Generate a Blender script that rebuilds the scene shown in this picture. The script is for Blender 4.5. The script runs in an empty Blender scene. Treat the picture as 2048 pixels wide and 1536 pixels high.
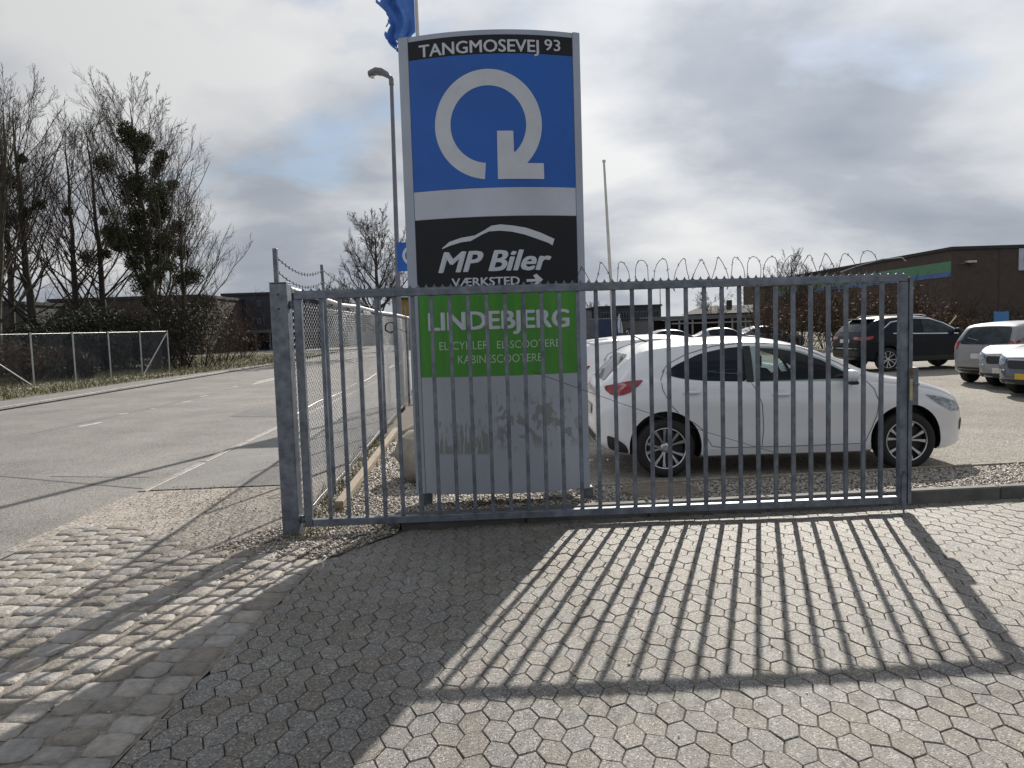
import bpy, bmesh, math, random
import numpy as np
from mathutils import Vector, Matrix
from mathutils.bvhtree import BVHTree

rad = math.radians
random.seed(7)
rng = np.random.default_rng(7)
scene = bpy.context.scene
COL = scene.collection

# ------------------------------------------------------------------ camera
F_PX, CXP, CYP, EYE = 1500.0, 1024.0, 768.0, 1.58
PITCH, ROLL = rad(4.36), rad(1.78)
cam_data = bpy.data.cameras.new("camera")
cam_data.sensor_width = 36.0
cam_data.lens = F_PX / 2048.0 * 36.0
cam_data.clip_start = 0.05
cam_data.clip_end = 3000.0
cam = bpy.data.objects.new("camera", cam_data)
COL.objects.link(cam)
cam.matrix_world = (Matrix.Translation((0, 0, EYE)) @ Matrix.Rotation(math.pi / 2 - PITCH, 4, 'X')
                    @ Matrix.Rotation(-ROLL, 4, 'Z'))
scene.camera = cam

# ------------------------------------------------------------------ light
SUN_AZ, SUN_EL = rad(18.3), rad(32.85)          # azimuth from +Y towards +X
sun_dir = Vector((math.cos(SUN_EL) * math.sin(SUN_AZ), math.cos(SUN_EL) * math.cos(SUN_AZ), math.sin(SUN_EL)))
sd = bpy.data.lights.new("sun", 'SUN')
sd.energy = 3.3
sd.angle = rad(0.53)
sd.color = (1.0, 0.93, 0.83)
sun = bpy.data.objects.new("sun", sd)
COL.objects.link(sun)
sun.rotation_euler = sun_dir.to_track_quat('Z', 'Y').to_euler()
sun.location = (5, 10, 30)

world = bpy.data.worlds.new("World")
scene.world = world
world.use_nodes = True
wn = world.node_tree
for n in list(wn.nodes):
    wn.nodes.remove(n)


def wnode(t, **kw):
    n = wn.nodes.new(t)
    for k, v in kw.items():
        setattr(n, k, v)
    return n


def wmath(op, a, b=None, c=None, clamp=False):
    n = wnode('ShaderNodeMath', operation=op, use_clamp=clamp)
    for i, v in enumerate((a, b, c)):
        if v is None:
            continue
        if isinstance(v, (int, float)):
            n.inputs[i].default_value = v
        else:
            wn.links.new(v, n.inputs[i])
    return n.outputs[0]


sky = wnode('ShaderNodeTexSky', sky_type='NISHITA', sun_disc=False)
sky.sun_elevation = SUN_EL
sky.sun_rotation = SUN_AZ
sky.air_density = 1.0
sky.dust_density = 0.4
tc = wnode('ShaderNodeTexCoord')
sep = wnode('ShaderNodeSeparateXYZ')
wn.links.new(tc.outputs['Generated'], sep.inputs[0])
zc = wmath('ADD', wmath('MAXIMUM', sep.outputs[2], 0.0), 0.34)
comb = wnode('ShaderNodeCombineXYZ')
wn.links.new(wmath('DIVIDE', sep.outputs[0], zc), comb.inputs[0])
wn.links.new(wmath('DIVIDE', sep.outputs[1], zc), comb.inputs[1])


def wnoise(scale, detail, rough, off, dist=0.0):
    mp = wnode('ShaderNodeMapping')
    mp.inputs['Location'].default_value = off
    mp.inputs['Scale'].default_value = (1.0, 1.25, 1.0)
    wn.links.new(comb.outputs[0], mp.inputs[0])
    n = wnode('ShaderNodeTexNoise')
    n.inputs['Scale'].default_value = scale
    n.inputs['Detail'].default_value = detail
    n.inputs['Roughness'].default_value = rough
    n.inputs['Distortion'].default_value = dist
    wn.links.new(mp.outputs[0], n.inputs['Vector'])
    return n.outputs['Fac']


def wramp(fac, stops):
    r = wnode('ShaderNodeValToRGB')
    el = r.color_ramp.elements
    while len(el) < len(stops):
        el.new(0.5)
    for e, (p, c) in zip(el, stops):
        e.position = p
        e.color = (*c, 1) if len(c) == 3 else c
    wn.links.new(fac, r.inputs[0])
    return r.outputs[0]


CO, SO = (16.0, 10.1, 0), (10.1, 4.7, 0)
gaps = wramp(wnoise(1.5, 7, 0.5, CO), [(0.33, (0, 0, 0)), (0.45, (1, 1, 1))])
cover = wmath('ADD', gaps, wmath('MULTIPLY', wmath('SUBTRACT', 0.26, sep.outputs[2]), 7.0, clamp=True), clamp=True)   # banks of cloud stack up towards the horizon
shade = wnoise(1.35, 9, 0.5, SO, 0.15)
cloud = wramp(shade, [(0.37, (0.90, 0.905, 0.91)), (0.48, (0.70, 0.725, 0.765)), (0.57, (0.49, 0.53, 0.595)), (0.72, (0.35, 0.395, 0.465))])
# thin cloud glows a little towards the sun
dotn = wnode('ShaderNodeVectorMath', operation='DOT_PRODUCT')
wn.links.new(tc.outputs['Generated'], dotn.inputs[0])
dotn.inputs[1].default_value = sun_dir
glow = wmath('ADD', wmath('MULTIPLY', wmath('POWER', wmath('MAXIMUM', dotn.outputs['Value'], 0.0), 7.0), 0.24), 0.39)
bg_sky = wnode('ShaderNodeBackground')
bg_sky.inputs['Strength'].default_value = 0.05
wn.links.new(sky.outputs[0], bg_sky.inputs['Color'])
bg_cl = wnode('ShaderNodeBackground')
wn.links.new(cloud, bg_cl.inputs['Color'])
wn.links.new(glow, bg_cl.inputs['Strength'])
mixs = wnode('ShaderNodeMixShader')
wn.links.new(cover, mixs.inputs[0])
wn.links.new(bg_sky.outputs[0], mixs.inputs[1])
wn.links.new(bg_cl.outputs[0], mixs.inputs[2])
wout = wnode('ShaderNodeOutputWorld')
wn.links.new(mixs.outputs[0], wout.inputs['Surface'])

vs = scene.view_settings
vs.view_transform = 'Standard'
vs.look = 'None'
vs.exposure = 0.9
vs.gamma = 1.0
vs.use_curve_mapping = False
scene.cycles.max_bounces = 6
scene.cycles.transparent_max_bounces = 12


# ------------------------------------------------------------------ pixel -> place helpers
def ray(x, y):
    u, v = x - CXP, CYP - y
    c, s = math.cos(ROLL), math.sin(ROLL)
    a, b = u * c + v * s, -u * s + v * c
    cp, sp = math.cos(PITCH), math.sin(PITCH)
    return (a, F_PX * cp + b * sp, b * cp - F_PX * sp)


def G(x, y, z=0.0):
    d = ray(x, y)
    t = (z - EYE) / d[2]
    return (d[0] * t, d[1] * t)


def AY(x, y, Y):
    d = ray(x, y)
    t = Y / d[1]
    return (d[0] * t, EYE + d[2] * t)


# ------------------------------------------------------------------ materials
MATS = {}


def M(name, c, c2=None, rough=0.6, metal=0.0, scale=6.0, detail=5.0, bump=0.0, bscale=None, spec=0.5,
      coords='pos', island=0.0, stretch=(1, 1, 1), lo=0.35, hi=0.65, speck=None, coat=0.0, rvar=0.0, trans=0.0, emit=None, big=None):
    if name in MATS:
        return MATS[name]
    m = bpy.data.materials.new(name)
    m.use_nodes = True
    nt = m.node_tree
    b = nt.nodes['Principled BSDF']
    b.inputs['Roughness'].default_value = rough
    b.inputs['Metallic'].default_value = metal
    b.inputs['Specular IOR Level'].default_value = spec
    if coat:
        b.inputs['Coat Weight'].default_value = coat
        b.inputs['Coat Roughness'].default_value = 0.04
    if trans:
        b.inputs['Transmission Weight'].default_value = trans
    if coords == 'pos':
        vec = nt.nodes.new('ShaderNodeNewGeometry').outputs['Position']
    else:
        vec = nt.nodes.new('ShaderNodeTexCoord').outputs['Object']
    mp = nt.nodes.new('ShaderNodeMapping')
    mp.inputs['Scale'].default_value = stretch
    nt.links.new(vec, mp.inputs[0])
    vec = mp.outputs[0]
    if c2 is None:
        c2 = tuple(v * 0.82 for v in c)
    no = nt.nodes.new('ShaderNodeTexNoise')
    no.inputs['Scale'].default_value = scale
    no.inputs['Detail'].default_value = detail
    no.inputs['Roughness'].default_value = 0.62
    nt.links.new(vec, no.inputs['Vector'])
    rp = nt.nodes.new('ShaderNodeValToRGB')
    rp.color_ramp.elements[0].position = lo
    rp.color_ramp.elements[1].position = hi
    rp.color_ramp.elements[0].color = (*c2, 1)
    rp.color_ramp.elements[1].color = (*c, 1)
    nt.links.new(no.outputs['Fac'], rp.inputs[0])
    col = rp.outputs[0]
    if speck:
        sc_, amount, sc_col = speck
        vo = nt.nodes.new('ShaderNodeTexVoronoi')
        vo.inputs['Scale'].default_value = sc_
        nt.links.new(vec, vo.inputs['Vector'])
        sp_ = nt.nodes.new('ShaderNodeSeparateColor')
        nt.links.new(vo.outputs['Color'], sp_.inputs[0])
        r2 = nt.nodes.new('ShaderNodeValToRGB')
        r2.color_ramp.elements[0].position = 1 - amount - 0.05
        r2.color_ramp.elements[0].color = (0, 0, 0, 1)
        r2.color_ramp.elements[1].position = 1 - amount + 0.05
        nt.links.new(sp_.outputs[0], r2.inputs[0])
        mx = nt.nodes.new('ShaderNodeMix')
        mx.data_type = 'RGBA'
        nt.links.new(r2.outputs[0], mx.inputs[0])
        nt.links.new(col, mx.inputs[6])
        mx.inputs[7].default_value = (*sc_col, 1)
        r3 = nt.nodes.new('ShaderNodeValToRGB')       # dark grains too
        r3.color_ramp.elements[0].position = amount
        r3.color_ramp.elements[0].color = (0.35, 0.35, 0.35, 1)
        r3.color_ramp.elements[1].position = amount + 0.08
        nt.links.new(sp_.outputs[1], r3.inputs[0])
        m2 = nt.nodes.new('ShaderNodeMix')
        m2.data_type = 'RGBA'
        m2.blend_type = 'MULTIPLY'
        m2.inputs[0].default_value = 1.0
        nt.links.new(mx.outputs[2], m2.inputs[6])
        nt.links.new(r3.outputs[0], m2.inputs[7])
        col = m2.outputs[2]
    if big:
        nb2 = nt.nodes.new('ShaderNodeTexNoise')
        nb2.inputs['Scale'].default_value = big[0]
        nb2.inputs['Detail'].default_value = 6
        nb2.inputs['Roughness'].default_value = 0.6
        nt.links.new(vec, nb2.inputs['Vector'])
        mb_ = nt.nodes.new('ShaderNodeMapRange')
        mb_.inputs['From Min'].default_value = 0.3
        mb_.inputs['From Max'].default_value = 0.7
        mb_.inputs['To Min'].default_value = 1 - big[1]
        mb_.inputs['To Max'].default_value = 1 + big[1]
        nt.links.new(nb2.outputs['Fac'], mb_.inputs['Value'])
        hb_ = nt.nodes.new('ShaderNodeHueSaturation')
        nt.links.new(col, hb_.inputs['Color'])
        nt.links.new(mb_.outputs[0], hb_.inputs['Value'])
        col = hb_.outputs[0]
    if island:
        g = nt.nodes.new('ShaderNodeNewGeometry')
        oi = nt.nodes.new('ShaderNodeObjectInfo')
        ad = nt.nodes.new('ShaderNodeMath')
        ad.operation = 'ADD'
        nt.links.new(g.outputs['Random Per Island'], ad.inputs[0])
        nt.links.new(oi.outputs['Random'], ad.inputs[1])
        fr = nt.nodes.new('ShaderNodeMath')
        fr.operation = 'FRACT'
        nt.links.new(ad.outputs[0], fr.inputs[0])
        mr = nt.nodes.new('ShaderNodeMapRange')
        mr.inputs['To Min'].default_value = 1 - island
        mr.inputs['To Max'].default_value = 1 + island
        nt.links.new(fr.outputs[0], mr.inputs['Value'])
        hs = nt.nodes.new('ShaderNodeHueSaturation')
        nt.links.new(col, hs.inputs['Color'])
        nt.links.new(mr.outputs[0], hs.inputs['Value'])
        mr2 = nt.nodes.new('ShaderNodeMapRange')
        mr2.inputs['To Min'].default_value = 0.5
        mr2.inputs['To Max'].default_value = 1.5
        pp = nt.nodes.new('ShaderNodeMath')
        pp.operation = 'PINGPONG'
        pp.inputs[1].default_value = 0.37
        nt.links.new(ad.outputs[0], pp.inputs[0])
        mr2.inputs['From Max'].default_value = 0.37
        nt.links.new(pp.outputs[0], mr2.inputs['Value'])
        nt.links.new(mr2.outputs[0], hs.inputs['Saturation'])
        col = hs.outputs[0]
    nt.links.new(col, b.inputs['Base Color'])
    if rvar:
        mrr = nt.nodes.new('ShaderNodeMapRange')
        mrr.inputs['To Min'].default_value = max(0.02, rough - rvar)
        mrr.inputs['To Max'].default_value = min(1, rough + rvar)
        nt.links.new(no.outputs['Fac'], mrr.inputs['Value'])
        nt.links.new(mrr.outputs[0], b.inputs['Roughness'])
    if bump:
        n2 = nt.nodes.new('ShaderNodeTexNoise')
        n2.inputs['Scale'].default_value = bscale or scale * 4
        n2.inputs['Detail'].default_value = 4
        nt.links.new(vec, n2.inputs['Vector'])
        bp = nt.nodes.new('ShaderNodeBump')
        bp.inputs['Strength'].default_value = bump
        bp.inputs['Distance'].default_value = 0.01
        nt.links.new(n2.outputs['Fac'], bp.inputs['Height'])
        nt.links.new(bp.outputs[0], b.inputs['Normal'])
    if emit:
        b.inputs['Emission Color'].default_value = (*emit[0], 1)
        b.inputs['Emission Strength'].default_value = emit[1]
    MATS[name] = m
    return m


asphalt = M('asphalt_worn', (0.24, 0.23, 0.218), (0.165, 0.158, 0.15), rough=0.8, spec=0.35, big=(0.35, 0.16), scale=0.9, detail=9, bump=0.35, bscale=160, speck=(140, 0.18, (0.36, 0.35, 0.33)))
asphalt_dark = M('asphalt_patch', (0.15, 0.147, 0.145), (0.11, 0.11, 0.11), rough=0.7, scale=3, bump=0.3, bscale=160)
asphalt_path = M('asphalt_path', (0.215, 0.208, 0.2), (0.165, 0.16, 0.155), rough=0.66, big=(0.6, 0.15), scale=1.6, detail=8, bump=0.35, bscale=170, speck=(160, 0.16, (0.32, 0.31, 0.3)))
parkmat = M('car_park_surface', (0.30, 0.277, 0.245), (0.225, 0.21, 0.19), rough=0.95, spec=0.2, big=(0.3, 0.18), scale=1.1, detail=9, bump=0.4, bscale=120, speck=(90, 0.2, (0.42, 0.4, 0.37)))
conc_gravel = M('gritty_concrete', (0.34, 0.305, 0.265), (0.24, 0.215, 0.19), rough=0.85, scale=3.5, detail=9, bump=0.5, bscale=90, speck=(70, 0.2, (0.46, 0.42, 0.38)))
pavermat = M('concrete_paver', (0.208, 0.192, 0.170), (0.158, 0.147, 0.133), rough=0.5, scale=14, detail=8, bump=0.9, bscale=210, island=0.10, big=(1.1, 0.2), speck=(150, 0.13, (0.40, 0.38, 0.35)), spec=0.6)
settmat = M('granite_sett', (0.31, 0.285, 0.255), (0.2, 0.185, 0.17), rough=0.7, scale=22, detail=10, bump=1.0, bscale=45, island=0.24)
bedmat = M('joint_sand', (0.13, 0.118, 0.10), (0.06, 0.055, 0.05), rough=0.95, scale=30, bump=0.4, bscale=120)
sandbed = M('sett_joint_grit', (0.27, 0.245, 0.21), (0.16, 0.145, 0.125), rough=0.95, scale=28, detail=8, bump=0.7, bscale=110)
gravelmat = M('pebble_gravel', (0.42, 0.385, 0.34), (0.26, 0.235, 0.205), rough=0.6, scale=30, island=0.45)
gravelbase = M('gravel_soil', (0.15, 0.13, 0.11), (0.07, 0.06, 0.052), rough=0.95, scale=40, bump=0.6, bscale=100)
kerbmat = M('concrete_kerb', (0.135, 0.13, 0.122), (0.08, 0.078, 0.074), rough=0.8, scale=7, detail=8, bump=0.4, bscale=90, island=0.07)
granitekerb = M('granite_kerb', (0.34, 0.325, 0.295), (0.2, 0.19, 0.175), rough=0.65, scale=12, bump=0.3, bscale=80, island=0.1)
galv = M('galvanised_steel', (0.215, 0.243, 0.29), (0.11, 0.128, 0.16), rough=0.45, metal=0.55, big=(2.5, 0.18), scale=11, detail=6, rvar=0.1, coords='pos')
galv_light = M('galvanised_wire', (0.52, 0.53, 0.55), (0.4, 0.41, 0.43), rough=0.38, metal=0.8, scale=9)
wiremat = M('dark_wire', (0.06, 0.06, 0.063), (0.04, 0.037, 0.035), rough=0.8, metal=0.0, spec=0.2, scale=60)
rust = M('rusty_steel', (0.22, 0.1, 0.045), (0.11, 0.06, 0.035), rough=0.85, scale=40, bump=0.3)
rustplate = M('weathered_lid', (0.2, 0.155, 0.11), (0.12, 0.1, 0.08), rough=0.8, scale=18, bump=0.4)
yellowed = M('yellowed_plastic', (0.5, 0.44, 0.26), (0.38, 0.33, 0.2), rough=0.5, scale=30)
timber = M('grey_timber', (0.33, 0.28, 0.21), (0.2, 0.165, 0.125), rough=0.85, scale=5, stretch=(9, 0.8, 9), bump=0.5, bscale=14)
boulder = M('boulder_stone', (0.31, 0.275, 0.23), (0.19, 0.165, 0.14), rough=0.85, scale=5, detail=9, bump=0.7, bscale=22)
grassmat = M('verge_ground', (0.10, 0.105, 0.045), (0.085, 0.07, 0.045), rough=0.95, scale=1.6, detail=9, bump=0.7, bscale=30)
earth = M('rough_ground', (0.11, 0.105, 0.06), (0.085, 0.075, 0.05), rough=0.95, scale=0.25, detail=10, bump=0.5, bscale=12)
grassblade = M('grass_blades', (0.135, 0.145, 0.05), (0.15, 0.125, 0.07), rough=0.8, scale=2.2, detail=5, island=0.3)
litter = M('pale_litter', (0.55, 0.5, 0.42), (0.25, 0.19, 0.13), rough=0.85, scale=12, island=0.4)
paintwhite = M('road_paint', (0.62, 0.61, 0.58), (0.34, 0.335, 0.32), rough=0.7, scale=14, detail=9, lo=0.42, hi=0.56)
bark = M('bark', (0.07, 0.06, 0.05), (0.04, 0.034, 0.03), rough=0.95, scale=7, bump=0.6, bscale=20)
barklight = M('bark_olive', (0.085, 0.077, 0.052), (0.048, 0.042, 0.033), rough=0.95, scale=4, bump=0.6, bscale=20)
twig = M('twigs', (0.05, 0.042, 0.037), (0.034, 0.029, 0.027), rough=1.0, spec=0.1, scale=2)
twigred = M('twigs_reddish', (0.085, 0.06, 0.045), (0.05, 0.037, 0.03), rough=1.0, spec=0.1, scale=2)
mistle = M('mistletoe_leaf', (0.07, 0.078, 0.03), (0.034, 0.04, 0.02), rough=0.8, scale=2.5, island=0.35)
evergreen = M('evergreen_leaf', (0.042, 0.048, 0.026), (0.022, 0.026, 0.016), rough=0.75, scale=1.5, island=0.4)
rustleaf = M('dry_leaf', (0.13, 0.075, 0.045), (0.07, 0.045, 0.03), rough=0.85, scale=1.5, island=0.35)
lampgrey = M('lamp_paint', (0.2, 0.2, 0.235), (0.16, 0.16, 0.19), rough=0.45, metal=0.4, scale=5)
polewhite = M('fibreglass_white', (0.62, 0.6, 0.58), (0.5, 0.49, 0.47), rough=0.4, scale=4)
flagblue = M('flag_cloth', (0.10, 0.25, 0.66), (0.05, 0.15, 0.48), rough=0.8, scale=3)
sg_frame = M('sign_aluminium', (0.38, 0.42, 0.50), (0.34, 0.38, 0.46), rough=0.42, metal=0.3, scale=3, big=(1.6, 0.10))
sg_black = M('sign_black', (0.016, 0.018, 0.023), (0.012, 0.014, 0.018), spec=0.25, rough=0.4, scale=3, big=(1.6, 0.10))
sg_blue = M('sign_blue', (0.006, 0.11, 0.49), (0.005, 0.098, 0.44), rough=0.35, scale=2, big=(1.6, 0.10))
sg_white = M('sign_white', (0.52, 0.56, 0.66), (0.48, 0.52, 0.61), rough=0.4, scale=2, big=(1.6, 0.10))  # white with the blue of the ambient light mixed into its colour
sg_green = M('sign_green', (0.07, 0.30, 0.035), (0.056, 0.25, 0.03), rough=0.38, scale=3, stretch=(6, 6, 0.4))
sg_print = M('sign_print', (0.6, 0.63, 0.71), (0.55, 0.58, 0.65), rough=0.45, scale=8)  # white lettering, also tinted with the bluish ambient light
sg_mint = M('sign_print_mint', (0.46, 0.66, 0.46), (0.42, 0.6, 0.42), rough=0.45, scale=8)


def residue_material():
    m = bpy.data.materials.new('sign_base_residue')
    m.use_nodes = True
    nt = m.node_tree
    L = nt.links.new
    b = nt.nodes['Principled BSDF']
    b.inputs['Roughness'].default_value = 0.42
    tcn = nt.nodes.new('ShaderNodeTexCoord')
    sp = nt.nodes.new('ShaderNodeSeparateXYZ')
    L(tcn.outputs['Object'], sp.inputs[0])

    def mth(op, a, b_=None, clamp=False):
        n = nt.nodes.new('ShaderNodeMath')
        n.operation = op
        n.use_clamp = clamp
        for i, v in enumerate((a, b_)):
            if v is None:
                continue
            if isinstance(v, (int, float)):
                n.inputs[i].default_value = v
            else:
                L(v, n.inputs[i])
        return n.outputs[0]

    def nz(scale, stretch, off):
        mp = nt.nodes.new('ShaderNodeMapping')
        mp.inputs['Scale'].default_value = stretch
        mp.inputs['Location'].default_value = off
        L(tcn.outputs['Object'], mp.inputs[0])
        n = nt.nodes.new('ShaderNodeTexNoise')
        n.inputs['Scale'].default_value = scale
        n.inputs['Detail'].default_value = 5
        L(mp.outputs[0], n.inputs[0])
        return n.outputs['Fac']
    X, Z = sp.outputs[0], sp.outputs[2]

    def band(v, lo, hi, soft):
        a = mth('DIVIDE', mth('SUBTRACT', v, lo), soft, True)
        c = mth('DIVIDE', mth('SUBTRACT', hi, v), soft, True)
        return mth('MULTIPLY', a, c)
    # remains of an old sticker: a streaky patch at the left, blots at the right
    left = mth('MULTIPLY', band(X, -0.66, -0.2, 0.02), band(Z, 0.50, 0.80, 0.02))
    grow = mth('DIVIDE', mth('SUBTRACT', 0.80, Z), 0.55)
    streak = mth('MULTIPLY', left, mth('GREATER_THAN', mth('ADD', nz(34, (1, 1, 0.10), (0, 0, 0)), mth('MULTIPLY', grow, 0.36)), 0.60))
    right = mth('MULTIPLY', band(X, -0.2, 0.6, 0.1), band(Z, 0.52, 1.0, 0.1))
    blots = mth('MULTIPLY', right, mth('GREATER_THAN', nz(13, (1, 1, 0.75), (4, 2, 1)), 0.55))
    fine = mth('MULTIPLY', band(X, -0.66, 0.6, 0.1), mth('MULTIPLY', band(Z, 0.5, 1.05, 0.05), mth('GREATER_THAN', nz(34, (1, 1, 0.3), (9, 2, 1)), 0.63)))
    fac = mth('MAXIMUM', mth('MAXIMUM', streak, blots), mth('MULTIPLY', fine, 0.7))
    base = nt.nodes.new('ShaderNodeValToRGB')
    base.color_ramp.elements[0].color = (0.36, 0.385, 0.45, 1)
    base.color_ramp.elements[1].color = (0.44, 0.465, 0.53, 1)
    base.color_ramp.elements[0].position = 0.3
    base.color_ramp.elements[1].position = 0.7
    L(nz(3, (1, 1, 0.5), (1, 1, 1)), base.inputs[0])
    mx = nt.nodes.new('ShaderNodeMix')
    mx.data_type = 'RGBA'
    L(mth('MULTIPLY', fac, 0.75), mx.inputs[0])
    L(base.outputs[0], mx.inputs[6])
    mx.inputs[7].default_value = (0.2, 0.2, 0.175, 1)
    L(mx.outputs[2], b.inputs['Base Color'])
    return m


sg_base = residue_material()
white_paint = M('car_paint_white', (0.78, 0.79, 0.81), (0.74, 0.75, 0.77), rough=0.3, scale=2, coat=0.8, coords='obj')
dark_paint = M('car_paint_dark', (0.010, 0.013, 0.018), (0.008, 0.011, 0.015), rough=0.45, scale=2, coat=0.12, spec=0.15, coords='obj')
silver_paint = M('car_paint_silver', (0.27, 0.275, 0.29), (0.24, 0.245, 0.26), rough=0.4, metal=0.5, scale=2, coat=0.8, coords='obj')
graphite_paint = M('car_paint_graphite', (0.10, 0.11, 0.13), (0.09, 0.10, 0.12), rough=0.34, metal=0.5, scale=2, coat=0.9, coords='obj')
carglass = M('car_glass', (0.008, 0.013, 0.022), (0.009, 0.013, 0.018), rough=0.04, scale=2, spec=0.25, coords='obj')
carglass_light = M('car_glass_lighter', (0.04, 0.055, 0.06), (0.012, 0.018, 0.024), rough=0.04, scale=5, spec=0.3, coords='obj')
seatmat = M('dark_seat_cloth', (0.03, 0.03, 0.033), (0.02, 0.02, 0.022), rough=0.9, scale=20, coords='obj')
handle_shade = M('car_paint_recess_shade', (0.70, 0.71, 0.74), (0.66, 0.67, 0.70), rough=0.35, scale=2, coat=0.6, coords='obj')  # darker copy of the white body paint; recess shade put into the colour


def clear_glass_material():
    m = bpy.data.materials.new('clear_car_glass')
    m.use_nodes = True
    nt = m.node_tree
    out = nt.nodes['Material Output']
    nt.nodes.remove(nt.nodes['Principled BSDF'])
    tr = nt.nodes.new('ShaderNodeBsdfTransparent')
    tr.inputs[0].default_value = (0.62, 0.70, 0.69, 1)
    gl = nt.nodes.new('ShaderNodeBsdfGlossy')
    gl.inputs['Roughness'].default_value = 0.03
    fr_ = nt.nodes.new('ShaderNodeFresnel')
    fr_.inputs['IOR'].default_value = 1.45
    mx = nt.nodes.new('ShaderNodeMixShader')
    nt.links.new(fr_.outputs[0], mx.inputs[0])
    nt.links.new(tr.outputs[0], mx.inputs[1])
    nt.links.new(gl.outputs[0], mx.inputs[2])
    nt.links.new(mx.outputs[0], out.inputs['Surface'])
    return m


clear_glass = clear_glass_material()
blackplastic = M('black_plastic', (0.02, 0.02, 0.022), (0.014, 0.014, 0.016), rough=0.55, scale=20, coords='obj')
tyremat = M('tyre_rubber', (0.02, 0.02, 0.021), (0.014, 0.014, 0.015), rough=0.8, scale=30, coords='obj')
alloy = M('alloy_rim', (0.6, 0.61, 0.63), (0.5, 0.51, 0.53), rough=0.3, metal=0.9, scale=12, coords='obj')
redlens = M('tail_lamp_lens', (0.35, 0.012, 0.02), (0.2, 0.006, 0.012), rough=0.08, scale=14, coat=0.6, coords='obj')
clearlens = M('head_lamp_lens', (0.42, 0.46, 0.52), (0.06, 0.07, 0.085), rough=0.1, scale=22, coat=0.7, metal=0.3, coords='obj')
chrome = M('chrome_trim', (0.75, 0.76, 0.78), (0.65, 0.66, 0.68), rough=0.15, metal=1.0, scale=10, coords='obj')
platewhite = M('plate_white', (0.62, 0.62, 0.6), (0.55, 0.55, 0.53), rough=0.5, scale=20, coords='obj')
plateyellow = M('plate_yellow', (0.62, 0.42, 0.05), (0.55, 0.36, 0.04), rough=0.5, scale=20, coords='obj')
bl_navy = M('navy_cladding', (0.028, 0.034, 0.052), (0.022, 0.028, 0.043), rough=0.6, scale=1.5)
bl_brown = M('brown_brick', (0.075, 0.06, 0.053), (0.055, 0.045, 0.04), rough=0.85, scale=3)
bl_green = M('dark_green_cladding', (0.05, 0.058, 0.055), (0.038, 0.045, 0.043), rough=0.7, scale=1.5)
bl_pale = M('pale_render', (0.3, 0.31, 0.33), (0.24, 0.25, 0.27), rough=0.85, scale=1.5)
bl_grey = M('grey_cladding', (0.14, 0.145, 0.16), (0.11, 0.115, 0.13), rough=0.7, scale=1.5)
bl_blue = M('blue_container_paint', (0.035, 0.06, 0.14), (0.03, 0.05, 0.11), rough=0.55, scale=2)
bl_ware = M('warehouse_brick', (0.092, 0.068, 0.056), (0.07, 0.052, 0.044), rough=0.85, scale=2.5)
bl_wglass = M('window_glass', (0.1, 0.115, 0.14), (0.05, 0.06, 0.075), rough=0.06, scale=0.8)
bl_wdark = M('window_glass_dark', (0.015, 0.018, 0.025), (0.012, 0.014, 0.02), rough=0.06, scale=0.8)
st_green = M('stripe_green', (0.08, 0.24, 0.12), (0.065, 0.2, 0.105), rough=0.5, scale=1)
st_blue = M('stripe_blue', (0.06, 0.15, 0.38), (0.05, 0.13, 0.33), rough=0.5, scale=1)
roofdark = M('roof_felt', (0.05, 0.05, 0.053), (0.035, 0.035, 0.038), rough=0.9, scale=2)
yellowwood = M('yellow_boards', (0.36, 0.24, 0.07), (0.24, 0.16, 0.05), rough=0.8, scale=5)


# ------------------------------------------------------------------ object helpers
def tag(o, label=None, cat=None, group=None, kind=None):
    if label:
        o['label'] = label
    if cat:
        o['category'] = cat
    if group:
        o['group'] = group
    if kind:
        o['kind'] = kind
    return o


def thing(name, label, cat, loc=(0, 0, 0), rotz=0.0, group=None):
    o = bpy.data.objects.new(name, None)
    o.empty_display_size = 0.2
    COL.objects.link(o)
    o.location = loc
    o.rotation_euler = (0, 0, rotz)
    return tag(o, label, cat, group)


def link_mesh(name, me, mat, parent=None, world=False, loc=None):
    if mat is not None and not me.materials:
        me.materials.append(mat)
    o = bpy.data.objects.new(name, me)
    COL.objects.link(o)
    if loc is not None:
        o.location = loc
    if parent is not None:
        o.parent = parent
        if world:
            o.matrix_parent_inverse = wmat(parent).inverted()
    return o


def wmat(o):
    b = Matrix.LocRotScale(o.location, o.rotation_euler, o.scale)
    return b if o.parent is None else wmat(o.parent) @ o.matrix_parent_inverse @ b


def np_mesh(name, V, F, smooth=False):
    """V (n,3); F list of (k,3)/(k,4) int arrays."""
    me = bpy.data.meshes.new(name)
    V = np.asarray(V, dtype=np.float32).reshape(-1, 3)
    if not isinstance(F, list):
        F = [F]
    me.vertices.add(len(V))
    me.vertices.foreach_set('co', V.ravel())
    loops = np.concatenate([f.ravel() for f in F]).astype(np.int32)
    tot = np.concatenate([np.full(len(f), f.shape[1], dtype=np.int32) for f in F])
    start = np.concatenate([[0], np.cumsum(tot)[:-1]]).astype(np.int32)
    me.loops.add(len(loops))
    me.loops.foreach_set('vertex_index', loops)
    me.polygons.add(len(tot))
    me.polygons.foreach_set('loop_start', start)
    if smooth:
        me.polygons.foreach_set('use_smooth', np.ones(len(tot), dtype=bool))
    me.update(calc_edges=True)
    me.validate()
    return me


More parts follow.
